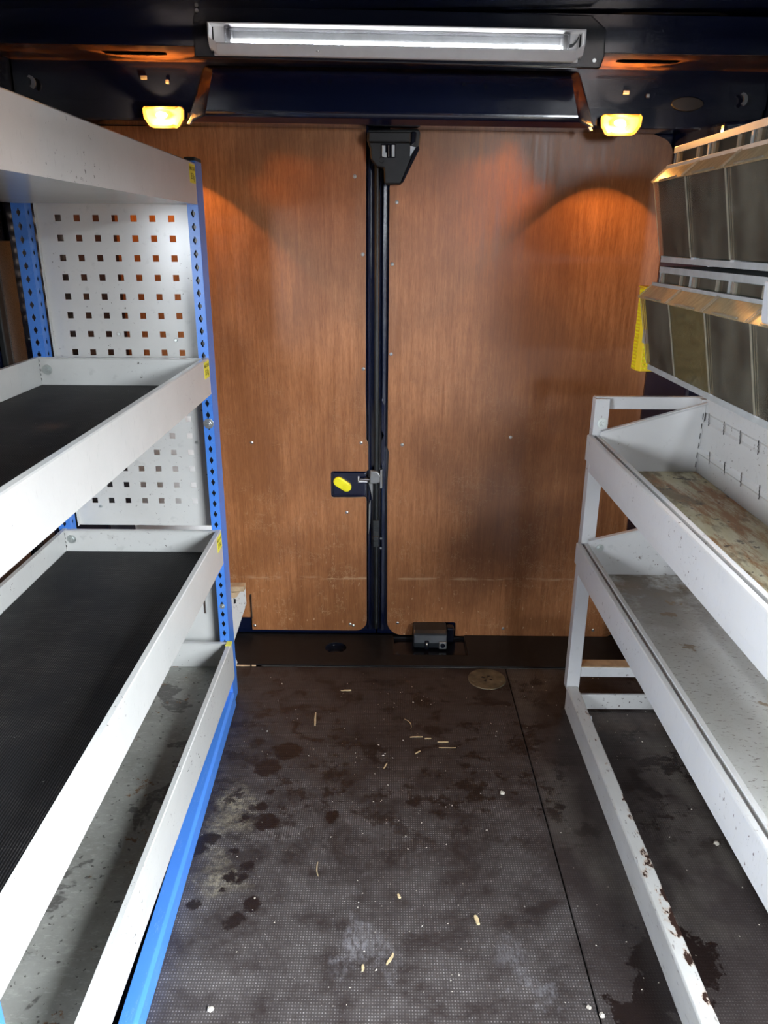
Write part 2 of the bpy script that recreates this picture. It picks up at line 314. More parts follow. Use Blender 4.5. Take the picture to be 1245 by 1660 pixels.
# ------------------------------------------------------------------ mesh helpers
class MB:
    def __init__(s): s.v = []; s.f = []; s.mi = []
    def add(s, vs, fs, mi=0):
        o = len(s.v); s.v += [tuple(p) for p in vs]; s.f += [tuple(i+o for i in f) for f in fs]; s.mi += [mi]*len(fs); return s
    def box(s, x0, x1, y0, y1, z0, z1, mi=0):
        vs = [(x0,y0,z0),(x1,y0,z0),(x1,y1,z0),(x0,y1,z0),(x0,y0,z1),(x1,y0,z1),(x1,y1,z1),(x0,y1,z1)]
        return s.add(vs, [(3,2,1,0),(4,5,6,7),(0,1,5,4),(1,2,6,5),(2,3,7,6),(3,0,4,7)], mi)
    def prism(s, poly, axis, a, b, mi=0, cap=None):
        """extrude a 2D polygon along an axis: x -> (y,z), y -> (x,z), z -> (x,y)"""
        def P(p, t): return {'x': (t, p[0], p[1]), 'y': (p[0], t, p[1]), 'z': (p[0], p[1], t)}[axis]
        n = len(poly); vs = [P(p, a) for p in poly] + [P(p, b) for p in poly]
        area2 = sum(poly[i][0]*poly[(i+1) % n][1]-poly[(i+1) % n][0]*poly[i][1] for i in range(n))
        flip = (area2 > 0) == (axis == 'y'); flip = flip != (b < a)
        fs = [tuple(range(n-1, -1, -1)), tuple(range(n, 2*n))]; sides = [(i, (i+1) % n, (i+1) % n+n, i+n) for i in range(n)]
        if flip: fs = [f[::-1] for f in fs]; sides = [f[::-1] for f in sides]
        s.add(vs, fs, mi if cap is None else cap); o = len(s.v)-2*n
        s.f += [tuple(i+o for i in f) for f in sides]; s.mi += [mi]*n; return s
    def cyl(s, c, axis, r, h, n=20, mi=0, r2=None, sy=1.0):
        r2 = r if r2 is None else r2; vs = []
        for (t, rr) in ((0, r), (h, r2)):
            for k in range(n):
                a = 2*pi*k/n; u, v = rr*cos(a), rr*sin(a)*sy
                vs.append({'x': (c[0]+t, c[1]+u, c[2]+v), 'y': (c[0]+u, c[1]+t, c[2]+v), 'z': (c[0]+u, c[1]+v, c[2]+t)}[axis])
        fs = [tuple(range(n-1, -1, -1)), tuple(range(n, 2*n))] + [(i, (i+1) % n, (i+1) % n+n, i+n) for i in range(n)]
        return s.add(vs, fs, mi)
    def ring_cell(s, P, u0, u1, v0, v1, hole, mi=0):
        """flat cell [u0,u1]x[v0,v1] with a hole polygon; P maps (u,v) to 3D"""
        cu = sum(p[0] for p in hole)/len(hole); cv = sum(p[1] for p in hole)/len(hole)
        outer = []
        hw0, hw1, hh0, hh1 = cu-u0, u1-cu, cv-v0, v1-cv
        ang = []
        for (a, b) in hole:
            da, db = a-cu, b-cv
            tx = ((hw1 if da > 0 else hw0)/abs(da)) if abs(da) > 1e-9 else 1e9
            ty = ((hh1 if db > 0 else hh0)/abs(db)) if abs(db) > 1e-9 else 1e9
            t = min(tx, ty); outer.append((cu+da*t, cv+db*t))
        # snap the outer point nearest each corner onto that corner
        for cx_, cy_ in ((u0, v0), (u1, v0), (u1, v1), (u0, v1)):
            k = min(range(len(outer)), key=lambda i: (outer[i][0]-cx_)**2+(outer[i][1]-cy_)**2); outer[k] = (cx_, cy_)
        n = len(hole)
        s.add([P(*p) for p in hole]+[P(*p) for p in outer], [(i, (i+1) % n, (i+1) % n+n, i+n) for i in range(n)], mi)
        return s
    def rect(s, P, u0, u1, v0, v1, mi=0):
        if u1-u0 > 1e-6 and v1-v0 > 1e-6: s.add([P(u0,v0),P(u1,v0),P(u1,v1),P(u0,v1)], [(0,1,2,3)], mi)
        return s
    def build(s, name, mats, parent=None, bevel=0.0, smooth=False, solid=None, seg=2, fixn=True):
        me = bpy.data.meshes.new(name); me.from_pydata(s.v, [], s.f)
        if not isinstance(mats, (list, tuple)): mats = [mats]
        for m in mats: me.materials.append(M[m])
        me.polygons.foreach_set('material_index', s.mi)
        if fixn:
            bm = bmesh.new(); bm.from_mesh(me); bmesh.ops.remove_doubles(bm, verts=bm.verts, dist=1e-6) if solid else None
            bmesh.ops.recalc_face_normals(bm, faces=bm.faces); bm.to_mesh(me); bm.free()
        if smooth: me.polygons.foreach_set('use_smooth', [True]*len(me.polygons))
        o = bpy.data.objects.new(name, me); COL.objects.link(o)
        if parent: o.parent = parent; o.matrix_parent_inverse = Matrix.Translation(-world_loc(parent))
        if solid:
            md = o.modifiers.new('thickness', 'SOLIDIFY'); md.thickness = solid; md.offset = 0
        if bevel:
            md = o.modifiers.new('bevel', 'BEVEL'); md.width = bevel; md.segments = seg; md.limit_method = 'ANGLE'; md.angle_limit = radians(35)
            md.harden_normals = False
        return o
def world_loc(o):
    v = Vector(o.location)
    return v if o.parent is None else Vector((0, 0, 0)) if o.type == 'MESH' else v
def thing(name, label, cat, loc=(0, 0, 0), group=None):
    o = bpy.data.objects.new(name, None); COL.objects.link(o); o.location = loc; o.empty_display_size = 0.05
    o['label'] = label; o['category'] = cat
    if group: o['group'] = group
    return o
def tag(o, label, cat, group=None):
    o['label'] = label; o['category'] = cat
    if group: o['group'] = group
    return o
def struct(o, label=None, cat=None):
    o['kind'] = 'structure'
    if label: o['label'] = label
    if cat: o['category'] = cat
    return o
def sempty(name, label, cat):
    o = bpy.data.objects.new(name, None); COL.objects.link(o); return struct(o, label, cat)
def arc(cx, cy, r, a0, a1, n=6):
    return [(cx+r*cos(radians(a0+(a1-a0)*k/n)), cy+r*sin(radians(a0+(a1-a0)*k/n))) for k in range(n+1)]
def bolt(parent, loc, axis, r=0.0105, name='bolt', face=-1):
    """washer, hex head and a small centre pin, seen along its axis"""
    m = MB(); x, y, z = loc; f = face
    def c(off, rr, h, n, r2=None):
        p = {'x': (x+off*f, y, z), 'y': (x, y+off*f, z), 'z': (x, y, z+off*f)}[axis]; m.cyl(p, axis, rr, h*f, n, 0, r2)
    c(0, r, 0.0015, 24); c(0.0015, r*0.62, 0.003, 6); c(0.0045, r*0.34, 0.0025, 12, r*0.28)
    return m.build(name, 'zinc', parent, bevel=0.0003)

# ------------------------------------------------------------------ the van body
def body():
    # floor: two mesh-faced boards with a joint between them
    fl = MB().box(-0.934, 0.934, FRONT_Y-0.02, 2.2, -0.05, -0.0122); f = fl.build('floor', 'black_plastic'); struct(f, 'dark load floor of the van', 'floor'); fl_holder = [f]
    MB().box(-0.915, 0.3635, FRONT_Y, 2.003, -0.012, 0.0).build('floor_board', 'floor_board', f, bevel=0.0012)
    MB().box(0.3665, 0.915, FRONT_Y, 2.003, -0.012, -0.0008).build('floor_board', 'floor_board', f, bevel=0.0012)
    # black moulded threshold with a round well and a pocket for the lower lock
    P = lambda u, v: (u, v, 0.004)
    m = MB()
    xs = [-0.92, -0.20, -0.12, 0.023, 0.258, 0.92]
    well = arc(-0.160, 2.110, 0.034, -135, 225-15, 23)
    m.rect(P, xs[0], -0.205, 2.006, 2.196); m.ring_cell(P, -0.205, -0.115, 2.065, 2.155, well); m.rect(P, -0.205, -0.115, 2.006, 2.065); m.rect(P, -0.205, -0.115, 2.155, 2.196)
    m.rect(P, -0.115, 0.023, 2.006, 2.196); m.rect(P, 0.023, 0.258, 2.006, 2.070); m.rect(P, 0.258, 0.92, 2.006, 2.196)
    th = m.build('trim_1', 'black_plastic', solid=0.003); struct(th, 'black moulded threshold strip below the rear doors', 'trim')
    b = MB(); n = len(well); w2 = [(p[0], p[1]) for p in well]
    for r0, r1, z0, z1 in ((1.0, 0.97, 0.003, -0.006), (0.97, 0.72, -0.006, -0.0065), (0.72, 0.70, -0.0065, -0.0115), (0.70, 0.01, -0.0115, -0.0115)):
        vs = [(-0.16+(p[0]+0.16)*r0, 2.11+(p[1]-2.11)*r0, z0) for p in w2]+[(-0.16+(p[0]+0.16)*r1, 2.11+(p[1]-2.11)*r1, z1) for p in w2]
        b.add(vs, [(i, (i+1) % n, (i+1) % n+n, i+n) for i in range(n)])
    b.build('drain_well', 'black_gloss', th, smooth=True)
    b = MB().box(0.023, 0.258, 2.070, 2.072, -0.012, 0.0025).box(0.023, 0.0255, 2.072, 2.196, -0.012, 0.0025).box(0.2555, 0.258, 2.072, 2.196, -0.012, 0.0025).box(0.0255, 0.2555, 2.072, 2.196, -0.0121, -0.011)
    b.build('lock_pocket', 'black_gloss', th)
    MB().box(-0.46, -0.415, 2.0035, 2.0055, 0.0, 0.0035).box(-0.410, -0.397, 2.0035, 2.0055, 0.0, 0.0035).build('edge_strip', 'ply_edge', th)
    MB().box(-0.38, 0.60, 2.0042, 2.0055, 0.0, 0.0008).build('joint_line', 'grey_metal', th)
    # side walls; sliding-door gap on the right, added light opening on the left
    wl_ = MB().box(-0.955, -0.935, L_Y1, 2.25, -0.05, 1.75).box(-0.955, -0.935, FRONT_Y, L_Y0, -0.05, 1.75).box(-0.955, -0.935, L_Y0, L_Y1, -0.05, L_Z0).box(-0.955, -0.935, L_Y0, L_Y1, L_Z1, 1.75).build('wall_left', 'navy'); struct(wl_, 'navy painted left side of the van', 'wall')
    MB().box(-0.933, -0.925, 0.55, 1.80, 0.02, 1.45).build('plywood_lining', ['ply_lining'], wl_)
    MB().box(-0.9245, -0.917, 1.86, 1.93, 0.3, 1.22).build('fabric_strip', 'fabric', wl_)
    MB().box(-0.9345, -0.918, 1.832, 1.858, 0.3, 1.30).build('black_strip', 'black_rubber', wl_, bevel=0.004)
    m = MB().box(0.935, 0.955, DOOR_Y1, 2.25, -0.05, 1.75).box(0.935, 0.955, FRONT_Y, DOOR_Y0, -0.05, 1.75).box(0.935, 0.955, DOOR_Y0, DOOR_Y1, DOOR_Z1, 1.75)
    wr = m.build('wall_right', 'navy'); struct(wr, 'navy painted right side of the van behind the clear bins', 'wall')
    MB().prism([(0.745, 2.20), (0.80, 2.02), (0.93, 1.94), (0.93, 2.20)], 'z', 0.004, 1.50).build('door_pillar', 'navy', wr, bevel=0.008)
    MB().box(0.815, 0.935, 1.965, 1.985, 0.9, 1.35).build('pillar_rib', 'navy', wr, bevel=0.006)
    MB().prism([(-0.745, 2.20), (-0.80, 2.02), (-0.93, 1.94), (-0.93, 2.20)], 'z', 0.004, 1.50).build('door_pillar', 'navy', wl_, bevel=0.008)
    # wheel arch box on the right
    MB().prism([(0.60, 0.0), (0.72, 0.16), (0.92, 0.25), (1.42, 0.25), (1.62, 0.16), (1.74, 0.0)], 'x', 0.782, 0.934).build('wheel_arch', 'black_gloss', wr, bevel=0.02, seg=3)
    MB().prism([(0.60, 0.0), (0.72, 0.16), (0.92, 0.25), (1.42, 0.25), (1.62, 0.16), (1.74, 0.0)], 'x', -0.934, -0.86).build('wheel_arch', 'black_gloss', wl_, bevel=0.02, seg=3)
    bw = MB().box(-0.955, 0.955, 2.2375, 2.26, -0.05, 1.75).build('wall_rear', 'navy'); struct(bw, 'dark outer skin of the van behind the rear doors', 'wall')
    MB().box(-0.93, 0.93, 2.2, 2.2372, -0.05, -0.004).build('sill_back', 'black_plastic', fl_holder[0])
    struct(MB().box(-0.935, 0.935, FRONT_Y-0.02, FRONT_Y, -0.05, 1.75).build('wall_front', 'navy'), 'navy front bulkhead of the load space', 'wall')
    # roof
    c = MB().box(-0.955, 0.955, FRONT_Y-0.02, 2.26, 1.705, 1.76).build('ceiling', 'navy'); struct(c, 'dark navy roof panel of the van', 'ceiling')
    MB().prism([(1.66, 1.704), (1.675, 1.688), (1.735, 1.688), (1.75, 1.704)], 'x', -0.92, 0.92).build('roof_bow', 'navy', c, bevel=0.004)
    MB().prism([(0.30, 1.704), (0.32, 1.665), (0.40, 1.665), (0.42, 1.704)], 'x', -0.92, 0.92).build('roof_bow', 'navy', c, bevel=0.006)
    # rear cross member: front face, underside with two slots, header face with a raised middle panel
    h = MB(); Fm = lambda u, v: (u, 1.942, v); U = lambda u, v: (u, v, 1.630); H = lambda u, v: (u, 2.105, v)
    h.rect(Fm, -0.93, 0.93, 1.630, 1.704)
    def slot(cx): return [(cx-0.066, 1.995), (cx+0.060, 1.995), (cx+0.078, 2.003), (cx+0.074, 2.030), (cx+0.060, 2.036), (cx-0.05, 2.036), (cx-0.072, 2.028), (cx-0.076, 2.003)]
    h.rect(U, -0.93, -0.70, 1.942, 2.105, 1); h.rect(U, 0.70, 0.93, 1.942, 2.105, 1); h.rect(U, -0.50, 0.50, 1.942, 2.105, 1)
    h.ring_cell(U, -0.70, -0.50, 1.942, 2.105, slot(-0.60), 1); h.ring_cell(U, 0.50, 0.70, 1.942, 2.105, slot(0.60), 1); h.box(-0.69, -0.51, 1.99, 2.04, 1.66, 1.665); h.box(0.51, 0.69, 1.99, 2.04, 1.66, 1.665)
    h.rect(H, -0.93, 0.93, 1.545, 1.630)
    hd = h.build('trim_2', ['navy', 'lamp_glow_brown'], solid=0.002, bevel=0.0); struct(hd, 'navy roof header over the rear doors', 'trim')
    m = MB(); m.box(-0.93, 0.93, 2.108, 2.20, 1.500, 1.60); m.build('header_body', 'navy', hd, bevel=0.006)
    # raised centre panel, sloping inwards towards its foot, with small holes
    poly = [(-0.50, 1.500), (-0.455, 1.500), (-0.45, 1.500), (0.45, 1.500), (0.505, 1.500), (0.452, 1.622), (-0.452, 1.622)]
    m = MB()
    top = [(-0.458, 1.622), (0.462, 1.622)]; bot = [(-0.505, 1.497), (0.512, 1.497)]
    vs = [(-0.458, 2.098, 1.622), (0.462, 2.098, 1.622), (0.512, 2.092, 1.497), (-0.505, 2.092, 1.497),
          (-0.430, 2.074, 1.610), (0.436, 2.074, 1.610), (0.462, 2.066, 1.512), (-0.452, 2.066, 1.512),
          (-0.458, 2.12, 1.622), (0.462, 2.12, 1.622), (0.512, 2.12, 1.497), (-0.505, 2.12, 1.497)]
    m.add(vs, [(4,5,6,7),(0,1,5,4),(1,2,6,5),(2,3,7,6),(3,0,4,7),(8,9,1,0),(9,10,2,1),(10,11,3,2),(11,8,0,3),(8,11,10,9)])
    m.build('header_panel', 'navy', hd, bevel=0.009, seg=4)
    for (x, z) in ((-0.198, 1.588), (-0.147, 1.585), (0.178, 1.586), (0.231, 1.581)):
        MB().cyl((x, 2.0725, z), 'y', 0.0052, -0.0016, 16, 0, 0.0042).build('hole_plug', 'black_gloss', hd)
    for (x, z, w_) in ((-0.607, 1.594, 0.008), (-0.549, 1.586, 0.0045), (0.581, 1.579, 0.008), (0.635, 1.572, 0.0045)):
        MB().box(x-w_, x+w_, 2.099, 2.1035, z-0.0045, z+0.0045).build('clip', 'grey_metal', hd, bevel=0.0015)
    for sx in (-1, 1):     # crease ribs beside the lamps
        m = MB(); m.prism([(sx*0.468, 1.535), (sx*0.475, 1.538), (sx*0.505, 1.492), (sx*0.497, 1.490)], 'y', 2.098, 2.088); m.build('crease', 'grey_metal', hd, bevel=0.0015)
    # bright hooks in the roof corners
    for (x, z) in ((-0.885, 1.577), (0.86, 1.565)):
        m = MB(); pts = arc(x, z, 0.016, -60, 80, 7); inn = arc(x-0.004, z+0.001, 0.011, 80, -60, 7)
        m.prism(pts+inn, 'y', 2.085, 2.091); m.build('roof_hook', 'steel', hd)
    MB().cyl((0.735, 2.104, 1.556), 'y', 0.040, -0.006, 24, sy=0.4).build('grommet', 'black_paint', hd, bevel=0.002)
    hd.matrix_world = Matrix.Translation((0, 0, 1.6)) @ Matrix.Rotation(radians(0.55), 4, 'Y') @ Matrix.Translation((0, 0, -1.6))
    # ground outside, and unseen walls added to block the low sky
    struct(MB().box(5.0, 5.3, -8, 9, -0.5, SIDE_H).build('wall_sky_block_side', 'sky_block_dark'), 'unseen dark wall added outside the side door to block low sky', 'wall')
    struct(MB().box(-5.5, 5.0, -6.3, -6.0, -0.5, FRONT_H).build('wall_sky_block_front', 'sky_block_dark'), 'unseen dark wall added ahead of the van to block low sky', 'wall')
    struct(MB().box(-9, 9, -9, 9, -0.55, -0.5).build('ground', 'concrete'), 'pale concrete ground outside the van', 'ground')
body()

# ------------------------------------------------------------------ rear doors
def screws(parent, pts, y):
    for (x, z) in pts:
        m = MB(); m.cyl((x, y, z), 'y', 0.0052, -0.0012, 14, 0, 0.0046).cyl((x, y-0.0012, z), 'y', 0.0040, -0.0008, 14, 0, 0.0022)
        m.box(x-0.0022, x+0.0022, y-0.0023, y-0.0019, z-0.0005, z+0.0005); m.build('screw', 'steel', parent)
def doors():
    d1 = sempty('door_1', 'left rear door lined with brown plywood', 'door'); d2 = sempty('door_2', 'right rear door lined with brown plywood', 'door')
    # metal skins
    MB().box(-0.80, -0.034, 2.2125, 2.235, 0.0, 1.52).build('door_skin', 'navy', d1, bevel=0.004)
    MB().box(-0.030, 0.80, 2.2125, 2.235, 0.0, 1.52).build('door_skin', 'navy', d2, bevel=0.004)
    # left ply: notch for the handle, rounded foot, step low on the left
    r = 0.010
    poly = [(-0.80, 1.505), (-0.80, 0.145), (-0.438, 0.145), (-0.440, 0.018)]
    poly += arc(-0.099, 0.053, 0.035, -90, 0, 6)
    poly += [(-0.064, 0.466)] + arc(-0.071, 0.474, 0.007, 0, 90, 3)[1:] + arc(-0.164, 0.488, 0.009, -90, -180, 4) + arc(-0.164, 0.555, 0.009, 180, 90, 4) + [(-0.066, 0.564), (-0.056, 0.571), (-0.054, 0.64), (-0.064, 0.665), (-0.066, 0.80), (-0.063, 1.505)]
    MB().prism(poly, 'y', 2.2005, 2.2062, mi=1, cap=0).build('plywood_panel', ['plywood', 'ply_edge'], d1)
    MB().box(-0.80, -0.4415, 2.2066, 2.2120, 0.060, 0.150).build('plywood_offcut', ['plywood'], d1)
    MB().box(-0.4405, -0.4375, 2.199, 2.2066, 0.06, 0.147).build('slit_shade', 'black_rubber', d1)  # dark strip painted in for the shaded slit at the ply step
    screws(d1, [(-0.409, 0.652), (-0.080, 0.654), (-0.072, 0.875), (-0.073, 1.190), (-0.094, 1.387), (-0.125, 0.431), (-0.118, 0.041), (-0.108, 0.036), (-0.432, 0.033)], 2.2005)
    # right ply: rounded foot, notch for the lower lock, chamfered top corner
    poly = [(0.0, 1.505)] + [(0.0, 0.62+0.02)] + [(0.004, 0.625), (0.0, 0.50)] + arc(0.052, 0.052, 0.049, 180, 270, 8)
    poly += [(0.086, 0.003)] + arc(0.094, 0.044, 0.007, 180, 90, 3) + arc(0.221, 0.044, 0.007, 90, 0, 3) + [(0.228, 0.001), (0.690, 0.001)] + arc(0.715, 0.035, 0.034, -90, 0, 5)
    poly += [(0.748, 0.60), (0.748, 1.44)] + arc(0.700, 1.440, 0.048, 0, 60, 5) + [(0.66, 1.505)]
    MB().prism(poly, 'y', 2.2005, 2.2062, mi=1, cap=0).build('plywood_panel', ['plywood', 'ply_edge'], d2)
    screws(d2, [(0.020, 1.324), (0.009, 1.165), (0.008, 0.918), (0.044, 0.649), (0.368, 0.675), (0.037, 0.047), (0.384, 0.030), (0.679, 0.027)], 2.2005)
    # channel between the doors
    MB().prism([(-0.062, 2.2124), (-0.058, 2.199), (-0.052, 2.199), (-0.049, 2.2124)], 'z', 0.02, 1.48).build('door_flange', 'navy', d1, bevel=0.002)
    MB().prism([(-0.021, 2.2124), (-0.017, 2.196), (-0.006, 2.199), (-0.004, 2.2124)], 'z', 0.02, 1.48).build('door_flange', 'navy', d2, bevel=0.002)
    m = MB(); m.prism(arc(-0.0335, 2.197, 0.0075, 0, 360, 11)[:-1], 'z', 0.03, 1.45); m.build('door_seal', 'black_rubber', d1, smooth=True)
    m = MB().box(-0.0345, -0.030, 2.1885, 2.191, 0.05, 1.42); m.build('seal_lip', 'black_rubber', d1)
    for z0, z1 in ((0.585, 0.70), (0.66, 0.79)):
        MB().prism([(-0.019, z0), (-0.010, z0+0.02), (-0.010, z1-0.02), (-0.019, z1)], 'y', 2.19, 2.197).build('flange_plate', 'navy', d2, bevel=0.001)
    # navy plate behind the notch with its yellow thumb release
    m = MB().prism([(-0.166, 0.487), (-0.066, 0.487), (-0.066, 0.559), (-0.166, 0.559)], 'y', 2.209, 2.2045); m.build('handle_plate', 'navy', d1, bevel=0.004, seg=3)
    def stadium(cx, cz, L, r, a, n=10):
        ca, sa = cos(a), sin(a); pts = []
        for (s_, a0) in ((1, -90), (-1, 90)):
            for k in range(n+1):
                t = radians(a0+180*k/n); u, v = s_*L/2+r*cos(t), r*sin(t); pts.append((cx+u*ca-v*sa, cz+u*sa+v*ca))
        return pts
    kb = MB().prism(stadium(-0.1375, 0.5235, 0.029, 0.0155, radians(-34)), 'y', 2.2045, 2.193).build('thumb_release', 'yellow_plastic', d1, bevel=0.004, seg=3)
    kb['label'] = 'yellow oval release knob'
    m = MB().cyl((-0.1265, 2.193, 0.5155), 'y', 0.0105, -0.0018, 24, 0, 0.0095).build('release_button', 'yellow_plastic', d1, bevel=0.0006)
    MB().prism([(-0.1285, 0.512), (-0.1225, 0.512), (-0.1255, 0.520)], 'y', 2.1912, 2.1902).build('release_arrow', 'yellow_plastic', d1, bevel=0.0004)
    # latch arm and striker in the channel
    MB().box(-0.090, -0.061, 2.198, 2.2045, 0.5295, 0.536).box(-0.090, -0.086, 2.198, 2.2045, 0.5295, 0.548).build('latch_slot', 'white_plastic', d1, bevel=0.0008)
    m = MB(); m.cyl((-0.084, 2.193, 0.541), 'x', 0.0028, 0.035, 10); m.cyl((-0.069, 2.193, 0.541), 'x', 0.0048, 0.008, 12); m.build('latch_rod', 'steel', d1)
    m = MB().prism([(-0.054, 0.531), (-0.036, 0.531), (-0.022, 0.535), (-0.021, 0.556), (-0.030, 0.570), (-0.052, 0.572)], 'y', 2.198, 2.180)
    m.build('latch_block', 'grey_metal', d1, bevel=0.003, seg=2)
    MB().box(-0.022, -0.0155, 2.184, 2.196, 0.515, 0.575).build('striker_plate', 'steel', d2, bevel=0.0015)
    MB().prism([(-0.057, 0.53), (-0.044, 0.53), (-0.045, 0.475), (-0.05, 0.50)], 'y', 2.196, 2.190).build('latch_web', 'grey_metal', d1, bevel=0.001)
    m = MB().prism([(-0.0565, 0.46), (-0.051, 0.475), (-0.052, 0.40), (-0.0575, 0.36)], 'y', 2.198, 2.192); m.build('side_lever', 'grey_metal', d1, bevel=0.001)
    m = MB().box(-0.0425, -0.0255, 2.181, 2.190, 0.375, 0.412)
    for k in range(6): m.box(-0.0425, -0.0255, 2.1795, 2.181, 0.378+k*0.0058, 0.381+k*0.0058)
    m.build('buffer_grip', 'black_rubber', d1)
    m = MB(); m.cyl((-0.034, 2.19, 0.352), 'y', 0.0115, -0.012, 18, 0, 0.009); m.box(-0.0425, -0.0255, 2.182, 2.19, 0.322, 0.375); m.build('buffer_knob', 'black_rubber', d1, bevel=0.002)
    for z in (0.350, 0.318): MB().cyl((-0.0185, 2.189, z), 'y', 0.0035, -0.003, 12).build('rivet', 'steel', d2)
    # upper lock: black plastic cover with open mechanism
    m = MB().prism([(-0.058, 1.494), (-0.060, 1.470), (-0.052, 1.452), (-0.050, 1.425), (-0.034, 1.408), (-0.016, 1.404), (-0.014, 1.366), (0.029, 1.366), (0.042, 1.385), (0.076, 1.452), (0.078, 1.488), (0.072, 1.496)], 'y', 2.150, 2.1995)
    lk = m.build('upper_lock_cover', 'black_plastic', d2, bevel=0.004, seg=3)
    MB().box(-0.055, 0.052, 2.118, 2.150, 1.462, 1.485).build('lock_hood', 'black_plastic', lk, bevel=0.003)
    MB().prism([(0.053, 1.455), (0.066, 1.462), (0.068, 1.488), (0.055, 1.490)], 'y', 2.140, 2.150).build('lock_hinge', 'black_gloss', lk, bevel=0.003)
    MB().prism([(0.029, 1.368), (0.034, 1.368), (0.076, 1.448), (0.074, 1.456), (0.066, 1.452)], 'y', 2.144, 2.150).build('cover_rim', 'black_gloss', lk, bevel=0.001)
    MB().prism([(0.052, 1.432), (0.066, 1.453), (0.052, 1.456)], 'y', 2.146, 2.1495).build('lock_wedge', 'light_grey_plastic', lk)
    MB().box(-0.022, 0.014, 2.1475, 2.1498, 1.428, 1.460).build('lock_window', 'black_gloss', lk)
    m = MB().box(-0.021, -0.012, 2.141, 2.1475, 1.430, 1.457).box(-0.0155, -0.0085, 2.143, 2.1475, 1.4285, 1.440).box(0.004, 0.012, 2.141, 2.1475, 1.430, 1.458).box(-0.004, -0.0025, 2.138, 2.1475, 1.430, 1.457)
    m.build('lock_pawl', 'steel', lk, bevel=0.0015)
    MB().cyl((-0.022, 2.150, 1.423), 'y', 0.007, -0.003, 20, 0, 0.006).build('lock_cap', 'black_plastic', lk)
    # lower lock box on the right door
    m = MB().prism([(2.199, 0.052), (2.150, 0.050), (2.135, 0.040), (2.128, 0.015), (2.130, -0.004), (2.145, -0.008), (2.199, -0.008)], 'x', 0.088, 0.196)
    lb = m.build('lower_lock_box', 'hinge_plastic', d2, bevel=0.005, seg=3)
    MB().box(0.196, 0.221, 2.168, 2.199, -0.006, 0.047).build('lock_side', 'black_gloss', lb, bevel=0.006, seg=3)
    MB().box(0.124, 0.137, 2.1245, 2.136, -0.007, 0.022).build('lock_slot', 'black_gloss', lb, bevel=0.001)
    MB().cyl((0.1305, 2.1235, 0.003), 'z', 0.003, 0.014, 12).build('lock_pin', 'steel', lb, smooth=True)
    m = MB().box(0.170, 0.193, 2.1225, 2.128, -0.004, 0.020); m.build('lock_plate', 'grey_metal', lb, bevel=0.0015)
    m = MB().cyl((0.1815, 2.1225, 0.009), 'y', 0.0075, -0.002, 20).cyl((0.1815, 2.1205, 0.009), 'y', 0.0035, -0.0015, 14); m.build('lock_screw', 'black_gloss', lb)
doors()

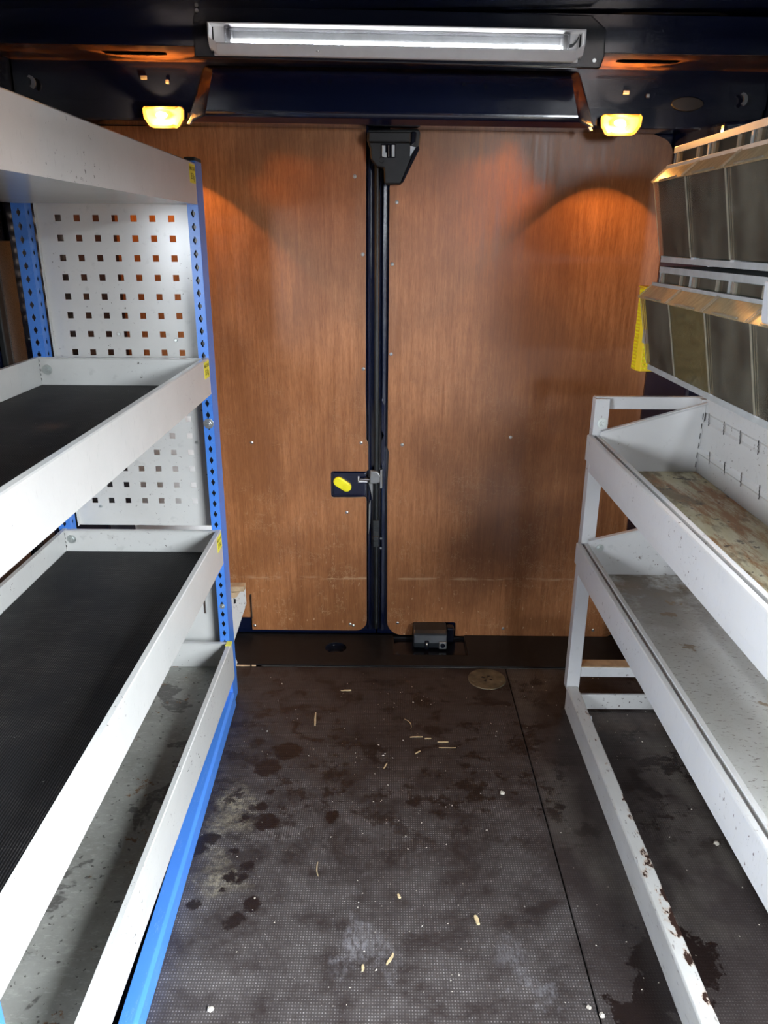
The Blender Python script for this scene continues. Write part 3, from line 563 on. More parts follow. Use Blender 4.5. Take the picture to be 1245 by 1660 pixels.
# ------------------------------------------------------------------ lights fitted in the van
def led_light():
    y = 1.941
    t = thing('strip_light', 'long white strip light with a row of lit diodes under the roof', 'light', (0.012, y, 1.63))
    MB().prism([(-0.440, 1.600), (0.470, 1.594), (0.478, 1.62), (0.474, 1.672), (0.440, 1.698), (-0.420, 1.702), (-0.438, 1.68)], 'y', y-0.0005, y-0.010).build('backing_plate', 'black_gloss', t, bevel=0.003)
    for (x, z) in ((-0.428, 1.690), (0.455, 1.610)): MB().cyl((x, y-0.010, z), 'y', 0.004, -0.002, 12).build('screw', 'steel', t)
    x0, x1 = -0.400, 0.424; ya = y-0.0105
    m = MB()
    # tray: back, top lip, sloping bottom, ends
    m.prism([(ya, 1.604), (ya-0.003, 1.604), (ya-0.003, 1.662), (ya, 1.662)], 'x', x0+0.006, x1-0.006)
    m.prism([(ya-0.003, 1.659), (ya-0.036, 1.659), (ya-0.036, 1.662), (ya-0.003, 1.662)], 'x', x0, x1)
    m.prism([(ya-0.003, 1.604), (ya-0.003, 1.607), (ya-0.030, 1.6245), (ya-0.032, 1.622), (ya-0.012, 1.604)], 'x', x0+0.016, x1-0.016)
    for a, b, c_ in ((x0, x0+0.004, 1), (x1-0.004, x1, -1)):
        m.prism([(ya-0.003, 1.612), (ya-0.020, 1.616), (ya-0.036, 1.636), (ya-0.036, 1.660), (ya-0.003, 1.660)], 'x', a, b)
    for a, b in ((x0, x0+0.018), (x1, x1-0.018)):
        m.add([(a, ya-0.020, 1.616), (b, ya-0.012, 1.604), (b, ya-0.030, 1.6245), (a, ya-0.034, 1.634), (a, ya, 1.616), (b, ya, 1.604)], [(0, 1, 2, 3), (4, 5, 1, 0)])
    m.build('housing', 'white_plastic', t, bevel=0.0015)
    # ribbed clear lens
    prof = []; n = 14
    for k in range(n+1):
        a = radians(95+170*k/n); r = 0.0175 + (0.0007 if k % 2 else 0.0)
        prof.append((ya-0.004+r*1.2*cos(a), 1.640+r*sin(a)))
    m = MB(); vs = [(-0.355, p[0], p[1]) for p in prof]+[(0.378, p[0], p[1]) for p in prof]; L_ = len(prof)
    m.add(vs, [(i, i+1, i+1+L_, i+L_) for i in range(L_-1)]); m.build('lens', 'lens_clear', t, solid=0.0008)
    for x in (-0.366, 0.378): MB().box(x, x+0.014, ya-0.027, ya-0.003, 1.620, 1.658).build('end_cap', 'lens_clear', t, bevel=0.003)
    MB().box(-0.35, 0.375, ya-0.0088, ya-0.0035, 1.6265, 1.634).build('diode_board', 'led_board', t)
    MB().box(-0.35, 0.375, ya-0.006, ya-0.0035, 1.637, 1.656).build('heat_sink', 'grey_metal', t)
    n = 42
    me = None
    for k in range(n):
        x = -0.343+k*(0.712/(n-1)); m = MB().box(x-0.0028, x+0.0028, ya-0.0105, ya-0.0089, 1.6280, 1.6330)
        m.build('diode', 'led_chip', t)
    MB().cyl((-0.16, ya-0.026, 1.6125), 'z', 0.0035, -0.002, 12).build('bottom_screw', 'steel', t)
    m = MB(); pts = [(0.392, 1.634), (0.402, 1.636), (0.410, 1.645), (0.414, 1.655)]
    for i in range(3):
        (a, b), (c_, d) = pts[i], pts[i+1]; m.prism([(a, b-0.003), (c_, d-0.003), (c_, d+0.003), (a, b+0.003)], 'y', ya-0.014, ya-0.008)
    m.build('cable', 'black_rubber', t)
    t.rotation_euler = (0, radians(0.75), 0); t.location.z += 0.004
led_light()

def lamp(x, z, label):
    t = thing('interior_lamp', label, 'lamp', (x, 2.098, z), group='warm interior lamps on the rear header')
    # base behind, a lens that bulges forward and down
    def outline(s, dz=0): return [(x+s*a, z+dz+s*b) for a, b in ((-0.050, 0.018), (-0.045, 0.024), (0.045, 0.024), (0.050, 0.018), (0.048, -0.002), (0.036, -0.020), (0.028, -0.024), (-0.028, -0.024), (-0.036, -0.020), (-0.048, -0.002))]
    b = MB().prism(outline(1.0), 'y', 2.097, 2.088).build('lamp_base', 'lamp_base', t, bevel=0.002)
    o0 = outline(0.97); o1 = outline(0.95); o2 = outline(0.74)
    n = len(o0); m = MB()
    vs = [(p[0], 2.088, p[1]) for p in o0]+[(p[0], 2.070, p[1]-0.001) for p in o1]+[(p[0], 2.060, p[1]-0.003) for p in o2]
    m.add(vs, [(i, (i+1) % n, (i+1) % n+n, i+n) for i in range(n)]+[(i+n, (i+1) % n+n, (i+1) % n+2*n, i+2*n) for i in range(n)]+[tuple(range(2*n, 3*n))])
    m.build('lamp_lens', 'lamp_lens', t, solid=0.0008)
    bm = bmesh.new(); bmesh.ops.create_uvsphere(bm, u_segments=16, v_segments=10, radius=0.0075); bmesh.ops.scale(bm, vec=(1.9, 1, 1), verts=bm.verts); bmesh.ops.translate(bm, vec=(x-0.004, 2.078, z+0.004), verts=bm.verts)
    me = bpy.data.meshes.new('bulb'); bm.to_mesh(me); bm.free(); me.materials.append(M['bulb_glow'])
    o = bpy.data.objects.new('bulb', me); COL.objects.link(o); o.parent = t; o.matrix_parent_inverse = Matrix.Translation(-Vector(t.location)); me.polygons.foreach_set('use_smooth', [True]*len(me.polygons))
    MB().cyl((x+0.012, 2.068, z-0.006), 'y', 0.0085, -0.004, 18, 0, 0.006).build('switch', 'lamp_lens', t)
    l = bpy.data.lights.new('lamp_light', 'POINT'); l.energy = LAMP_W; l.color = (1.0, 0.50, 0.17); l.shadow_soft_size = 0.006
    lo = bpy.data.objects.new('lamp_light', l); COL.objects.link(lo); lo.location = (x-0.004, 2.0685, z+0.002)
LAMP_W = 14.0
lamp(-0.560, 1.510, 'lit warm lamp on the roof header, above the white and blue rack')
lamp(0.570, 1.499, 'lit warm lamp on the roof header, beside the clear plastic bins')

# ------------------------------------------------------------------ left rack
RX, RY0, RY1 = -0.425, 0.60, 1.80      # aisle face, near and far ends of the trays
RXB = -0.832
def hole_poly(cu, cv, w=0.0048, h=0.0082):
    pts = [(w, 0.0), (w*0.92, h*0.30), (w*0.62, h*0.52), (w*0.36, h*0.60), (w*0.34, h), (-w*0.34, h), (-w*0.36, h*0.60), (-w*0.62, h*0.52), (-w*0.92, h*0.30)]
    pts += [(-w, 0.0), (-w*0.92, -h*0.30), (-w*0.62, -h*0.52), (-w*0.36, -h*0.60), (-w*0.34, -h), (w*0.34, -h), (w*0.36, -h*0.60), (w*0.62, -h*0.52), (w*0.92, -h*0.30)]
    return [(cu+a, cv+b) for a, b in pts]
def upright(parent, P1, wid, P2, dep, z0, z1, holes2=False, zr=1.281, pitch=0.0285):
    """angle section: a perforated face of width wid (P1) and a return of depth dep (P2)"""
    m = MB(); zs = []
    z = zr
    while z+pitch/2 < z1: z += pitch
    while z-pitch/2 > z0:
        if z+pitch/2 < z1: zs.append(z)
        z -= pitch
    top = zs[0]+pitch/2; bot = zs[-1]-pitch/2
    m.rect(P1, 0, wid, top, z1); m.rect(P1, 0, wid, z0, bot)
    for z in zs: m.ring_cell(P1, 0, wid, z-pitch/2, z+pitch/2, hole_poly(wid/2, z))
    if holes2:
        m.rect(P2, 0, dep, top, z1); m.rect(P2, 0, dep, z0, bot)
        for z in zs: m.ring_cell(P2, 0, dep, z-pitch/2, z+pitch/2, hole_poly(dep/2, z))
    else: m.rect(P2, 0, dep, z0, z1)
    return m.build('upright', 'blue', parent, solid=0.0018)
def sticker(parent, x, y, z, lines, h=0.038, w=0.050):
    """yellow load label on the aisle face (reads along -y... seen from the aisle)"""
    s = MB().box(x, x+0.0004, y-w/2, y+w/2, z-h/2, z+h/2).build('load_label', 'yellow_label', parent)
    for k, (txt, zz, sz) in enumerate(lines):
        c = bpy.data.curves.new('print', 'FONT'); c.body = txt; c.size = sz; c.align_x = 'CENTER'; c.align_y = 'CENTER'; c.extrude = 0.0; c.offset = sz*0.02
        tmp = bpy.data.objects.new('print', c); COL.objects.link(tmp)
        dg = bpy.context.evaluated_depsgraph_get(); dg.update()
        me = bpy.data.meshes.new_from_object(tmp.evaluated_get(dg)); bpy.data.objects.remove(tmp); bpy.data.curves.remove(c)
        me.transform(Matrix.Translation((x+0.0007, y, z+zz)) @ Matrix.Rotation(pi/2, 4, 'Z') @ Matrix.Rotation(pi/2, 4, 'X') @ Matrix.Diagonal((0.82, 1, 1, 1)))
        me.materials.clear(); me.materials.append(M['label_ink'])
        o = bpy.data.objects.new('print', me); COL.objects.link(o); o.parent = s
def left_rack():
    t = thing('shelving_rack', 'tall white and blue steel rack with four trays on the left', 'rack', (RX-0.2, 1.2, 0))
    # four uprights
    upright(t, lambda u, v: (RX-0.0245+u, 1.801, v), 0.0245, lambda u, v: (RX, 1.801+u, v), 0.055, 0.004, 1.388)
    upright(t, lambda u, v: (-0.842+u, 1.801, v), 0.030, lambda u, v: (-0.812, 1.801+u, v), 0.032, 0.004, 1.388, holes2=True)
    upright(t, lambda u, v: (RX, 0.545+u, v), 0.052, lambda u, v: (RX-0.05+u, 0.598, v), 0.05, 0.004, 1.388)
    upright(t, lambda u, v: (-0.842+u, 0.598, v), 0.030, lambda u, v: (-0.812, 0.560+u, v), 0.036, 0.004, 1.388)
    MB().box(RX-0.0242, RX-0.001, 1.808, 1.810, 0.004, 1.386).build('hole_shade_plate', 'black_paint', t)  # black plate added behind the holes so they read as shaded
    MB().box(RX-0.024, RX+0.001, 1.800, 1.857, 1.388, 1.396).build('end_cap', 'black_plastic', t, bevel=0.002)
    # floor rail in blue and crosswise feet
    m = MB()
    m.prism([(-0.398, 0.001), (-0.400, 0.036), (-0.406, 0.042), (-0.430, 0.044), (-0.430, 0.040), (-0.408, 0.038), (-0.404, 0.034), (-0.402, 0.001)], 'y', 0.30, 1.799)
    m.v = [(x-0.020+(1.8-y)*0.026, y, z) for x, y, z in m.v]
    m.build('floor_rail', 'blue', t, bevel=0.0012)
    MB().prism([(1.802, 0.004), (1.802, 0.105), (1.760, 0.060), (1.72, 0.055), (1.72, 0.004)], 'x', RX-0.012, RX-0.009).build('corner_gusset', 'blue', t)
    MB().box(RXB, RX-0.04, 1.803, 1.83, 0.002, 0.04).build('cross_foot', 'blue', t, bevel=0.001)
    # perforated end boards between the far uprights
    def board(z0, z1, xr, zr, ncol, rows, slot=False):
        m = MB(); y = 1.846; P = lambda u, v: (u, y, v); p = 0.0433; h = 0.0072
        x_l, x_r = -0.806, RX-0.004; ul = xr-(ncol-0.5)*p; ur = xr+p/2
        if rows:
            vt = zr+p/2; vb = zr-(rows-0.5)*p
            for i in range(ncol):
                for j in range(rows):
                    cx, cz = xr-i*p, zr-j*p
                    m.ring_cell(P, cx-p/2, cx+p/2, cz-p/2, cz+p/2, [(cx-h, cz-h), (cx+h, cz-h), (cx+h, cz+h), (cx-h, cz+h)])
            m.rect(P, x_l, ul, vb, vt); m.rect(P, ur, x_r, vb, vt); m.rect(P, x_l, x_r, vt, z1); m.rect(P, x_l, x_r, z0, vb)
        else:
            sp = [(-0.4995, 0.262), (-0.4935, 0.262), (-0.4935, 0.335), (-0.4995, 0.335)]
            m.ring_cell(P, -0.53, -0.463, 0.22, 0.37, sp); m.rect(P, x_l, -0.53, z0, z1); m.rect(P, -0.463, x_r, z0, z1); m.rect(P, -0.53, -0.463, z0, 0.22); m.rect(P, -0.53, -0.463, 0.37, z1)
        m.rect(lambda u, v: (x_l, y-u, v), 0, 0.012, z0, z1)          # folded left edge
        m.rect(lambda u, v: (u, y-v, z1), x_l, x_r, 0, 0.012)
        return m.build('perforated_board', 'white_coat', t, solid=0.0014)
    board(0.915, 1.385, -0.499, 1.3142, 7, 9)
    board(0.52, 0.905, -0.4985, 0.8045, 7, 6)
    board(0.10, 0.47, 0, 0, 0, 0)
    for (x, z) in ((-0.648, 1.012), (-0.512, 0.998), (-0.482, 0.745), (-0.745, 0.572), (-0.44, 0.572)):
        MB().cyl((x, 1.8452, z), 'y', 0.0042, -0.003, 14, 0, 0.003).build('rivet', 'zinc', t)
    # trays: folded sheet with front lip, back wall and two ends
    def tray(ztop, lip, zfloor, floor_mat, label_kg, x_out=RX, back=0.0):
        zb = ztop-lip; xi = x_out; th = 0.0016; m = MB()
        # floor sheet
        m.box(RXB+0.002, xi-0.004, RY0, RY1-0.001, zfloor-0.002, zfloor, 1)
        # front lip: outer face, rolled top, inner return
        m.prism([(xi, zb), (xi, ztop-0.002), (xi-0.002, ztop), (xi-0.012, ztop), (xi-0.013, ztop-0.002), (xi-0.013, ztop-0.010), (xi-0.0115, ztop-0.010), (xi-0.0115, ztop-0.003), (xi-0.0035, ztop-0.003), (xi-0.002, ztop-0.005), (xi-0.002, zb+0.002), (xi-0.014, zb+0.002), (xi-0.014, zb)], 'y', RY0, RY1-0.001)
        # back wall
        m.prism([(RXB, zfloor-0.002), (RXB, ztop+back), (RXB+0.010, ztop+back), (RXB+0.010, ztop+back-0.0015), (RXB+0.0016, ztop+back-0.0015), (RXB+0.0016, zfloor-0.002)], 'y', RY0, RY1-0.001)
        # ends with a folded top
        for ya, yb, s in ((RY1-0.0025, RY1-0.001, -1), (RY0, RY0+0.0015, 1)):
            m.box(RXB+0.002, xi-0.003, ya, yb, zfloor, ztop-0.001)
            m.box(RXB+0.002, xi-0.013, min(ya, ya+s*0.010), max(ya, ya+s*0.010), ztop-0.0025, ztop-0.001)
        tr = m.build('tray', ['white_coat', floor_mat], t)
        # welded corner slots
        for k in range(5):
            z = zfloor+0.014+k*0.011
            if z < ztop-0.012: MB().box(RXB+0.0035, RXB+0.0045, RY1-0.0035, RY1-0.0026, z, z+0.006).build('corner_slot', 'black_paint', tr)
        bolt(tr, (RXB+0.020, RY1-0.0026, (ztop+zfloor)/2+0.004), 'y', 0.0115)
        if label_kg: sticker(tr, xi, RY1-0.030, ztop-0.024, [('MAX LOAD', 0.0095, 0.0105), (label_kg, -0.006, 0.0165)])
        return tr
    tray(1.384, 0.085, 1.302, 'white_coat', '35 Kg', back=0)
    tray(0.964, 0.087, 0.893, 'white_coat', '35 Kg')
    tray(0.527, 0.094, 0.462, 'white_coat', '35 Kg')
    tray(0.202, 0.110, 0.124, 'galv_floor', None, x_out=-0.417)
    MB().box(RX-0.006, RX+0.0086, RY1-0.026, RY1-0.001, 0.2015, 0.2028).build('label_stub', 'yellow_label', t)
    for (x, z, r) in ((RX-0.012, 0.804, 0.0125), (RX-0.012, 0.308, 0.007)): bolt(t, (x, 1.8, z), 'y', r)
left_rack()
def mats():
    for z, lab in ((0.8935, 'black ribbed rubber mat in the middle tray of the blue and white rack'), (0.4625, 'black ribbed rubber mat in the long tray below the middle one')):
        m = MB(); x0, x1, y0, y1 = RXB+0.004, RX-0.016, RY0+0.014, RY1-0.006
        n = 24
        P = [(x0+(x1-x0)*k/n, y1) for k in range(n+1)]
        m.box(x0, x1, y0, y1, z+0.0002, z+0.0040); o = m.build('rubber_mat', 'rubber_mat', bevel=0.0008); tag(o, lab, 'mat')
mats()

# ------------------------------------------------------------------ right rack
def right_rack():
    t = thing('shelving_rack', 'low worn white rack with two open trays on the right', 'rack', (0.62, 1.2, 0))
    X0 = 0.487; Y0, Y1 = 0.50, 1.798
    # legs: ribbed angle profile
    for (y, s) in ((1.800, 1), (0.56, -1)):
        prof = [(0.500, y), (0.500, y+s*0.030), (0.503, y+s*0.030), (0.503, y+s*0.004), (0.512, y+s*0.004), (0.5125, y+s*0.006), (0.516, y+s*0.006), (0.5165, y+s*0.004), (0.535, y+s*0.004), (0.535, y)]
        MB().prism(prof, 'z', 0.06, 0.872).build('leg', 'white_worn', t, bevel=0.0008)
    for (y, s) in ((1.800, 1), (0.56, -1)):
        MB().box(0.755, 0.775, y, y+0.022*s, 0.03, 0.872).build('leg', 'white_worn', t, bevel=0.001)
    # cross bars at the far end
    MB().box(0.503, 0.776, 1.818, 1.836, 0.843, 0.874).build('cross_bar', 'white_worn', t, bevel=0.002)
    b = MB().box(0.536, 0.754, 1.803, 1.822, 0.099, 0.128).build('cross_bar', 'white_worn', t, bevel=0.001)
    MB().box(0.536, 0.754, 1.8035, 1.840, 0.1285, 0.1315).build('wood_strip', 'tan_wood', t)
    MB().box(0.503, 0.754, 1.790, 1.7985, 0.004, 0.050).build('cross_bar', 'white_chipped', t, bevel=0.001)
    ft = MB().box(0.750, 0.756, 1.770, 1.80, 0.002, 0.052).box(0.756, 0.800, 1.770, 1.774, 0.002, 0.052).box(0.756, 0.800, 1.774, 1.80, 0.002, 0.006).build('foot_bracket', 'white_worn', t, bevel=0.0015)
    MB().cyl((0.780, 1.770, 0.030), 'y', 0.007, -0.002, 18).build('foot_hole', 'black_paint', ft)
    # trays
    def tray(zt, lip, zf, fm, rear_top, end_top):
        m = MB(); zb = zt-lip
        # channel lip
        m.prism([(X0, zb), (X0, zt-0.002), (X0+0.002, zt), (X0+0.011, zt), (X0+0.012, zt-0.003), (X0+0.012, zt-0.009), (X0+0.020, zt-0.009), (X0+0.021, zt-0.002), (X0+0.030, zt-0.002), (X0+0.030, zf), (X0+0.026, zf), (X0+0.026, zf-0.004), (X0+0.013, zf-0.004), (X0+0.013, zb)], 'y', Y0, Y1)
        # rear wall with two rolled grooves
        m.prism([(0.770, zf-0.003), (0.765, zf-0.003), (0.765, zf+0.045), (0.761, zf+0.050), (0.761, zf+0.060), (0.765, zf+0.065), (0.765, zf+0.125), (0.769, zf+0.130), (0.769, zf+0.145), (0.765, zf+0.150), (0.765, rear_top), (0.770, rear_top)], 'y', Y0, Y1)
        # ends rise towards the wall
        m.prism([(X0+0.0305, zf), (0.7645, zf), (0.7645, end_top), (X0+0.0305, zt+0.010)], 'y', Y1-0.003, Y1-0.001)
        m.prism([(X0+0.0305, zt+0.010), (0.7645, end_top), (0.7645, end_top-0.003), (X0+0.0305, zt+0.007)], 'y', Y1-0.014, Y1-0.003)
        m.box(X0+0.026, 0.7645, Y0, Y1-0.001, zf-0.003, zf, 1)
        tr = m.build('tray', ['white_worn', fm], t, bevel=0.0006)
        for k in range(7):      # corner and joint slots
            z = zf+0.012+k*0.024
            if z < end_top-0.02: MB().box(0.7600, 0.7610, Y1-0.0045, Y1-0.0031, z, z+0.014).build('corner_slot', 'black_paint', tr)
        return tr
    t1 = tray(0.785, 0.063, 0.693, 'rust_floor', 0.925, 0.868)
    k = 0
    y = 1.72
    while y > 0.9:           # slots punched through the rolled grooves
        for dz, sl in ((0.055, 0.010), (0.137, 0.012)):
            yy = y + (0.045 if dz > 0.1 else 0.0)
            for j in range(4):
                o = MB().box(0.7598 if dz < 0.1 else 0.7638, 0.7605 if dz < 0.1 else 0.7648, yy-0.001+j*0.0018, yy+0.001+j*0.0018, 0.693+dz-0.014+j*0.007, 0.693+dz-0.006+j*0.007)
                if j == 0: mm = o; vs = []
                vs_ = [v.co.copy() for v in o.data.vertices] if hasattr(o, 'data') else None
                if j == 0: acc = MB()
                acc.add(o.v, o.f)
            acc.build('punched_slot', 'black_paint', t1)
        y -= 0.085
    tray(0.500, 0.055, 0.412, 'dirty_white_floor', 0.60, 0.575)
    bolt(t, (0.522, 1.8, 0.812), 'y', 0.013)
    bolt(t, (0.548, 1.7945, 0.487), 'y', 0.010)
    MB().box(0.53, 0.535, 1.0, 1.002, 0.0, 0.001) 
    # chipped floor rail
    m = MB().prism([(0.500, -0.0005), (0.500, 0.068), (0.503, 0.071), (0.529, 0.071), (0.532, 0.068), (0.532, -0.0005), (0.529, -0.0005), (0.529, 0.067), (0.503, 0.067), (0.503, -0.0005)], 'y', 0.45, 1.797)
    m.build('floor_rail', 'rail_white', t, bevel=0.001)
    MB().cyl((0.536, 1.675, 0.050), 'z', 0.006, 0.012, 10, 0, 0.003).build('sealant_blob', 'white_worn', t, bevel=0.002)
right_rack()

# ------------------------------------------------------------------ tilting bins
def bin_unit(z0, z1, label, zflap, y1=1.795, n=4, pitch=0.187):
    x = 0.612; xb = 0.75
    t = thing('storage_bin_unit', label, 'bin unit', (0.68, y1-n*pitch/2, z0))
    fr = MB(); ya = y1-n*pitch
    fr.box(x, xb, ya, y1, z0, z0+0.012); fr.box(x, xb, ya, y1, z1-0.013, z1)                        # sill and head
    fr.box(xb-0.003, xb, ya, y1, z0+0.012, z1-0.013, 1)                                               # back
    for k in range(n+1):
        yc = y1-k*pitch; a, b = (yc-0.0075, yc+0.0075) if 0 < k < n else ((yc-0.008, yc) if k == 0 else (yc, yc+0.008))
        fr.box(x+0.001, xb-0.003, a+0.004 if k == n else a+0.0035, b-0.0035, z0+0.012, z1-0.013)
        fr.box(x-0.0005, x+0.012, a, b, z0+0.010, zflap-0.006, 2 if 0 < k < n else 0)
    fr.box(x-0.013, x-0.004, ya, y1, zflap-0.004, zflap+0.004)                                       # hinge bar
    fr.build('frame', ['bin_grey', 'bin_inside', 'divider_grey'], t, bevel=0.0012)
    for k in range(n):
        b1 = y1-k*pitch-0.0075; b0 = y1-(k+1)*pitch+0.0075
        zt, zb = zflap-0.030, z0+0.014; xt = x-0.036
        mat = 'clear_bin_dirty' if (k == 1 and z0 < 1.0) else 'clear_bin'
        m = MB(); th = 0.0016
        # leaning front and two wedge sides ahead of the frame, box body behind
        f0, f1 = y1-(k+1)*pitch+0.0012, y1-k*pitch-0.0012
        m.prism([(x-0.0035, zb), (x-0.0019, zb), (xt+0.002, zt), (xt, zt)], 'y', f0, f1)
        for a, b in ((f0, f0+th), (f1-th, f1)): m.prism([(x-0.0015, zb), (x-0.0014, zt), (xt+0.002, zt), (x-0.0018, zb)], 'y', a, b, 1)
        for a, b in ((b0, b0+th), (b1-th, b1)): m.prism([(x+0.0135, zb), (xb-0.012, zb), (xb-0.012, zt), (x+0.0135, zt)], 'y', a, b)
        m.prism([(x, zb), (xb-0.012, zb), (xb-0.012, zb+th), (x, zb+th)], 'y', b0+th, b1-th)
        m.prism([(xb-0.014, zb+th), (xb-0.012, zb+th), (xb-0.012, zt), (xb-0.014, zt)], 'y', b0+th, b1-th)
        bn = m.build('bin', [mat, 'clear_side'], t)
        # bright moulded edge beads of the bin front
        for yy in (f0, f1-0.0014): MB().prism([(x-0.0050, zb), (x-0.0036, zb), (xt-0.0002, zt), (xt-0.0015, zt)], 'y', yy, yy+0.0012).build('edge_bead', 'clear_rib', bn)
        # flap hinged below the top window
        m = MB(); m.prism([(x-0.014, zflap-0.003), (x-0.0125, zflap-0.0045), (xt-0.004, zt-0.001), (xt-0.006, zt+0.0005)], 'y', b0-0.004, b1+0.004)
        fl = m.build('flap', 'flap_warm_glow', bn)
        dx, dz = (xt-0.006-(x-0.014)), (zt-zflap+0.003)
        m = MB(); f = 0.86; xx, zz = x-0.014+dx*f, zflap-0.003+dz*f
        m.prism([(xx, zz+0.0005), (xx-0.002, zz+0.002), (xx+dx*0.08-0.002, zz+dz*0.08+0.002), (xx+dx*0.08, zz+dz*0.08+0.0005)], 'y', b0+0.035, b1-0.035); m.build('flap_grip', 'clear_rib', bn)
        m = MB(); m.prism([(x-0.0145, zflap-0.0025), (x-0.0155, zflap-0.0005), (xt-0.0075, zt+0.003), (xt-0.0065, zt+0.001)], 'y', b0-0.004, b0-0.0022); m.build('flap_rim', 'clear_rib', bn); m = MB().prism([(x-0.0145, zflap-0.0025), (x-0.0155, zflap-0.0005), (xt-0.0075, zt+0.003), (xt-0.0065, zt+0.001)], 'y', b1+0.0022, b1+0.004); m.build('flap_rim', 'clear_rib', bn)
        # upper window with vertical clear ribs
        m = MB().box(x+0.001, x+0.0025, b0, b1, zflap+0.004, z1-0.014); m.build('window', 'clear_bin', bn)
        for f in (0.14, 0.78):
            yy = b1-(b1-b0)*f; MB().box(x-0.0025, x+0.001, yy-0.0045, yy+0.0045, zflap+0.004, z1-0.014).build('window_rib', 'clear_rib', bn)
    return t
bin_unit(1.185, 1.420, 'upper grey unit of clear tilting bins hung below the roof', 1.379)
bin_unit(0.945, 1.176, 'lower grey unit of clear tilting bins above the rusty tray', 1.138)

def yellow_holder():
    t = thing('yellow_holder', 'bright yellow diamond-textured holder on the end of the bins', 'holder', (0.63, 1.88, 0.93))
    m = MB(); P = [(0.606, 1.900), (0.606, 1.865), (0.614, 1.850), (0.646, 1.850), (0.650, 1.900)]
    m.prism(P, 'z', 0.930, 1.125); m.build('holder_body', 'yellow_wrap', t, bevel=0.002)
    m = MB()
    for r in range(23):
        z = 0.938+r*0.0082
        for c in range(4):
            xx = 0.6165+c*0.0085+(0.004 if r % 2 else 0)
            if xx < 0.645: m.add([(xx-0.0035, 1.8495, z), (xx, 1.8495, z-0.0036), (xx+0.0035, 1.8495, z), (xx, 1.8495, z+0.0036), (xx, 1.8482, z)], [(0,1,4),(1,2,4),(2,3,4),(3,0,4)])
        for c in range(4):
            yy = 1.868+c*0.0085+(0.004 if r % 2 else 0)
            if yy < 1.897: m.add([(0.6058, yy-0.0035, z), (0.6058, yy, z-0.0036), (0.6058, yy+0.0035, z), (0.6058, yy, z+0.0036), (0.6045, yy, z)], [(0,1,4),(1,2,4),(2,3,4),(3,0,4)])
    o = m.build('diamond_studs', 'yellow_plastic', t, fixn=True); o['kind'] = 'stuff'
    MB().box(0.604, 0.652, 1.848, 1.902, 1.125, 1.1285).build('holder_lid', 'yellow_wrap', t, bevel=0.001)
    MB().box(0.61, 0.66, 1.8, 1.85, 1.0, 1.03).build('mounting_bracket', 'bin_grey', t)
yellow_holder()
def grey_bracket():
    t = thing('grey_bracket', 'plain light grey plastic bracket in front of the lower bins at the right edge', 'bracket', (0.56, 1.12, 1.1))
    MB().prism([(1.162, 1.176), (1.155, 1.122), (1.148, 1.116), (1.03, 1.116), (1.03, 1.176)], 'x', 0.552, 0.566).build('bracket_plate', 'light_grey_plastic', t, bevel=0.003)
    MB().prism([(1.122, 1.1155), (1.118, 1.098), (1.122, 1.096), (1.120, 1.080), (1.095, 1.080), (1.095, 1.1155)], 'x', 0.554, 0.564).build('bracket_clip', 'white_plastic', t, bevel=0.0015)
    MB().box(0.5665, 0.585, 1.035, 1.045, 1.120, 1.1755).build('bracket_arm', 'light_grey_plastic', t, bevel=0.002)
grey_bracket()

# ------------------------------------------------------------------ things behind the left rack
def behind():
    t = thing('folding_frame', 'rusty off-white perforated metal frame leaning behind the tall rack', 'metal frame', (-0.42, 1.98, 0.0))
    # top plate, slanting arm with slots, foot plate
    MB().box(-0.52, -0.405, 1.935, 1.965, 0.285, 0.300).build('top_plate', 'tan_wood', t, bevel=0.001)
    m = MB().prism([(-0.405, 0.285), (-0.440, 0.285), (-0.505, 0.12), (-0.478, 0.05), (-0.462, 0.05), (-0.452, 0.10), (-0.405, 0.235)], 'y', 1.955, 1.962)
    ar = m.build('slotted_arm', 'white_rusty', t, bevel=0.001)
    m = MB()
    for k in range(5):
        x = -0.438-k*0.0125; z = 0.245-k*0.032; m.prism([(x-0.003, z-0.009), (x+0.003, z-0.007), (x+0.004, z+0.007), (x-0.002, z+0.007)], 'y', 1.9545, 1.9550)
    m.build('arm_slots', 'black_paint', ar)
    m = MB().prism([(-0.440, 0.284), (-0.447, 0.284), (-0.520, 0.12), (-0.512, 0.12)], 'y', 1.93, 1.954); m.build('arm_flange', 'white_rusty', t)
    MB().prism([(-0.52, 0.264), (-0.418, 0.280), (-0.43, 0.262), (-0.52, 0.238)], 'y', 1.945, 1.952).build('brown_block', 'tan_wood', t)
    MB().prism([(-0.492, 0.085), (-0.452, 0.10), (-0.437, 0.055), (-0.458, 0.004), (-0.492, 0.004)], 'y', 1.930, 1.936).build('foot_plate', 'white_worn', t, bevel=0.001)
    p = thing('white_sheet', 'flat white sheet standing behind the perforated boards of the tall rack', 'sheet', (-0.66, 1.99, 0.0))
    MB().box(-0.79, -0.505, 2.135, 2.140, 0.12, 0.80).build('sheet', 'white_card', p, bevel=0.001)
    MB().box(-0.79, -0.505, 2.1405, 2.148, 0.004, 0.80).build('sheet_back', 'white_card', p, bevel=0.001)
behind()

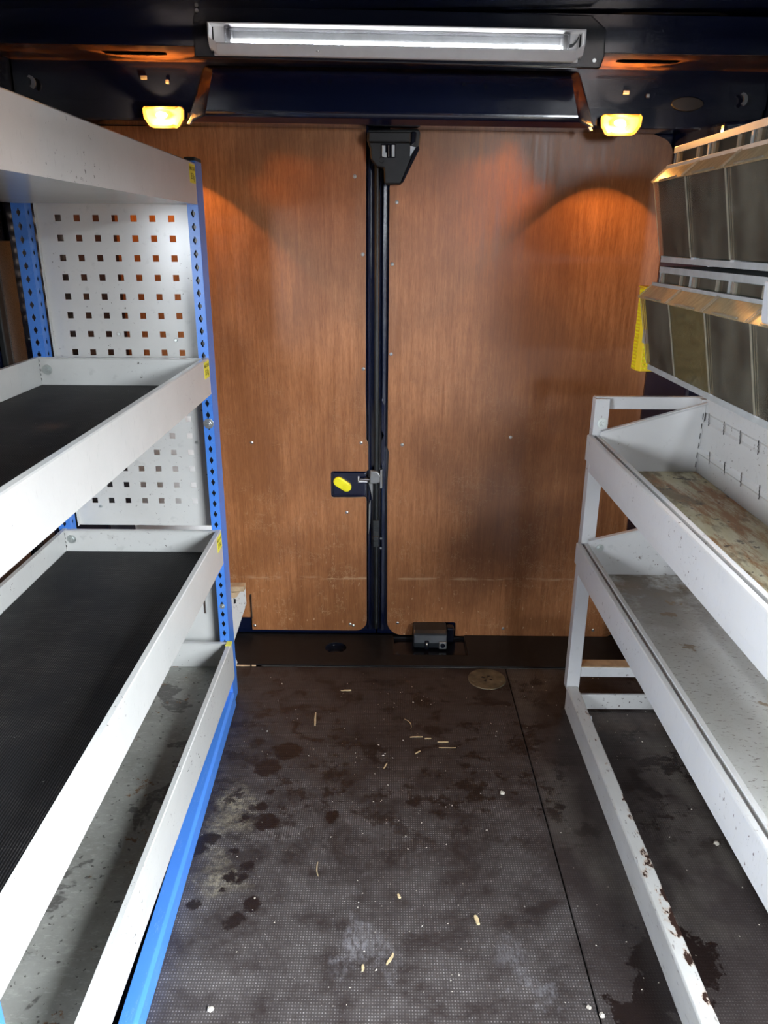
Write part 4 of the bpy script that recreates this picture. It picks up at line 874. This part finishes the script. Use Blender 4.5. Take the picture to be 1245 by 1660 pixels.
# ------------------------------------------------------------------ floor things
def drain():
    t = thing('floor_drain', 'round brassy drain plate with a crossed slot in the dark floor', 'drain', (0.301, 1.943, 0))
    cx, cy = 0.301, 1.943
    MB().cyl((cx, cy, 0.0004), 'z', 0.057, 0.0022, 48, 0, 0.0545).build('plate', 'brass_plate', t, bevel=0.0005)
    for k in range(4):
        a = pi/4+k*pi/2
        m = MB(); c, s = cos(a-pi/4), sin(a-pi/4)
        pts = [(0.003, 0.004), (0.013, 0.008), (0.013, 0.013), (0.004, 0.012)]
        pts = [(0.003, 0.0045), (0.012, 0.0135), (0.0035, 0.0165), (0.0015, 0.008)]
        m.prism([(cx+u*c-v*s, cy+u*s+v*c) for u, v in pts], 'z', 0.00262, 0.0029); m.build('slot', 'black_paint', t)
    for k in range(3):
        a = radians(200+k*70); MB().cyl((cx+0.043*cos(a), cy+0.043*sin(a), 0.0026), 'z', 0.0045, 0.0010, 12, 0, 0.003).build('screw', 'brass_plate', t)
drain()
def debris():
    def splinter(x, y, L, w, ang, lab, mat='splinter', group=None, bend=0.0):
        m = MB(); n = 5; c, s = cos(ang), sin(ang); top = []; 
        for k in range(n+1):
            u = (k/n-0.5)*L; ww = w*(0.35+0.65*sin(pi*(0.12+0.76*k/n)))*random.uniform(0.8, 1.15); v = bend*sin(pi*k/n)+random.uniform(-0.15, 0.15)*w
            top.append((u, v-ww/2, v+ww/2))
        pts = [(u, b) for u, a, b in top]+[(u, a) for u, a, b in top[::-1]]
        m.prism([(x+u*c-v*s, y+u*s+v*c) for u, v in pts], 'z', 0.0004, 0.0004+w*0.45)
        o = m.build('wood_splinter', mat); tag(o, lab, 'splinter', group)
    splinter(-0.191, 1.735, 0.058, 0.0050, pi/2+0.05, 'long tan wood splinter lying lengthwise on the dark floor near the blue upright')
    splinter(-0.115, 1.875, 0.030, 0.0050, 0.1, 'short tan wood flake on the floor just in front of the threshold')
    splinter(0.061, 1.722, 0.040, 0.0018, -1.1, 'thin brown curved sliver on the floor, left of the cluster of pale flakes', bend=0.006)
    splinter(0.082, 1.661, 0.034, 0.0038, 0.05, 'pale wood flake, leftmost of the cluster in mid floor', bend=0.001)
    splinter(0.112, 1.655, 0.017, 0.0032, 0.0, 'small pale wood flake in the middle of the mid-floor cluster')
    splinter(0.150, 1.641, 0.028, 0.0040, 0.0, 'pale wood flake, upper one at the right of the mid-floor cluster')
    splinter(0.160, 1.618, 0.044, 0.0026, 0.0, 'straight pale stick, lowest and longest at the right of the mid-floor cluster')
    splinter(0.083, 1.598, 0.018, 0.0032, 0.7, 'tiny slanting pale flake below the mid-floor cluster')
    splinter(0.001, 1.545, 0.022, 0.0030, 1.2, 'tiny upright pale flake in the middle of the dark floor')
    splinter(-0.137, 1.217, 0.038, 0.0018, pi/2+0.1, 'thin pale curved straw on the worn floor', bend=0.003)
    splinter(0.178, 1.095, 0.020, 0.0085, pi/2+0.3, 'plump cream wood chip on the worn floor towards the right')
    splinter(0.012, 1.010, 0.026, 0.0050, 1.05, 'slanting tan chip on the worn floor near the bottom of the photo')
    splinter(-0.037, 0.992, 0.013, 0.0050, 1.5, 'small tan chip near the bottom, left of the slanting one')
    splinter(0.030, 1.150, 0.010, 0.0055, 1.9, 'small cream chip on the worn floor above the slanting one')
    splinter(0.522, 1.69, 0.026, 0.0080, pi/2+0.3, 'yellowish flake lying between the floor joint and the white rail')
    def crumb(x, y, r, lab):
        bm = bmesh.new(); bmesh.ops.create_icosphere(bm, subdivisions=2, radius=r)
        for v in bm.verts: v.co *= random.uniform(0.75, 1.2); v.co.z = max(v.co.z*0.7, -r*0.45)
        me = bpy.data.meshes.new('crumb'); bm.to_mesh(me); bm.free(); me.materials.append(M['crumb'])
        o = bpy.data.objects.new('crumb', me); COL.objects.link(o); o.location = (x, y, 0.0006+r*0.45); tag(o, lab, 'crumb')
    crumb(-0.292, 0.911, 0.0052, 'pinkish crumb on the floor near the blue rail at the bottom left')
    crumb(0.369, 0.908, 0.0050, 'pale crumb on the floor joint at the bottom right')
    crumb(0.350, 0.922, 0.0040, 'smaller pale crumb just left of the floor joint')
    crumb(0.277, 1.449, 0.0058, 'cream crumb on the dark floor, left of the floor joint')
    crumb(0.719, 1.297, 0.0060, 'white crumb on the floor under the right rack')
    m = MB()
    for k in range(300):
        x = random.gauss(-0.02, 0.19) if k % 4 else random.uniform(0.38, 0.75); y = random.uniform(0.92, 1.97); r = random.uniform(0.0006, 0.0016) if k % 9 else random.uniform(0.0016, 0.0028)
        if abs(x) > 0.40 and x < 0.38: continue
        if 0.49 < x < 0.54: continue
        if 0.245 < x < 0.36 and y > 1.88: continue
        a = random.uniform(0, pi); c, s = cos(a)*r, sin(a)*r; e = random.uniform(0.6, 1.0); z = 0.0001 if x < 0.36 else -0.0006
        m.add([(x-c*1.3, y-s*1.3, z), (x+s*e, y-c*e, z), (x+c*1.3, y+s*1.3, z), (x-s*e, y+c*e, z), (x, y, z+r*0.9)], [(0, 1, 4), (1, 2, 4), (2, 3, 4), (3, 0, 4)])
    o = m.build('grit', 'crumb'); tag(o, 'fine pale grit scattered over the dark floor', 'grit'); o['kind'] = 'stuff'
debris()
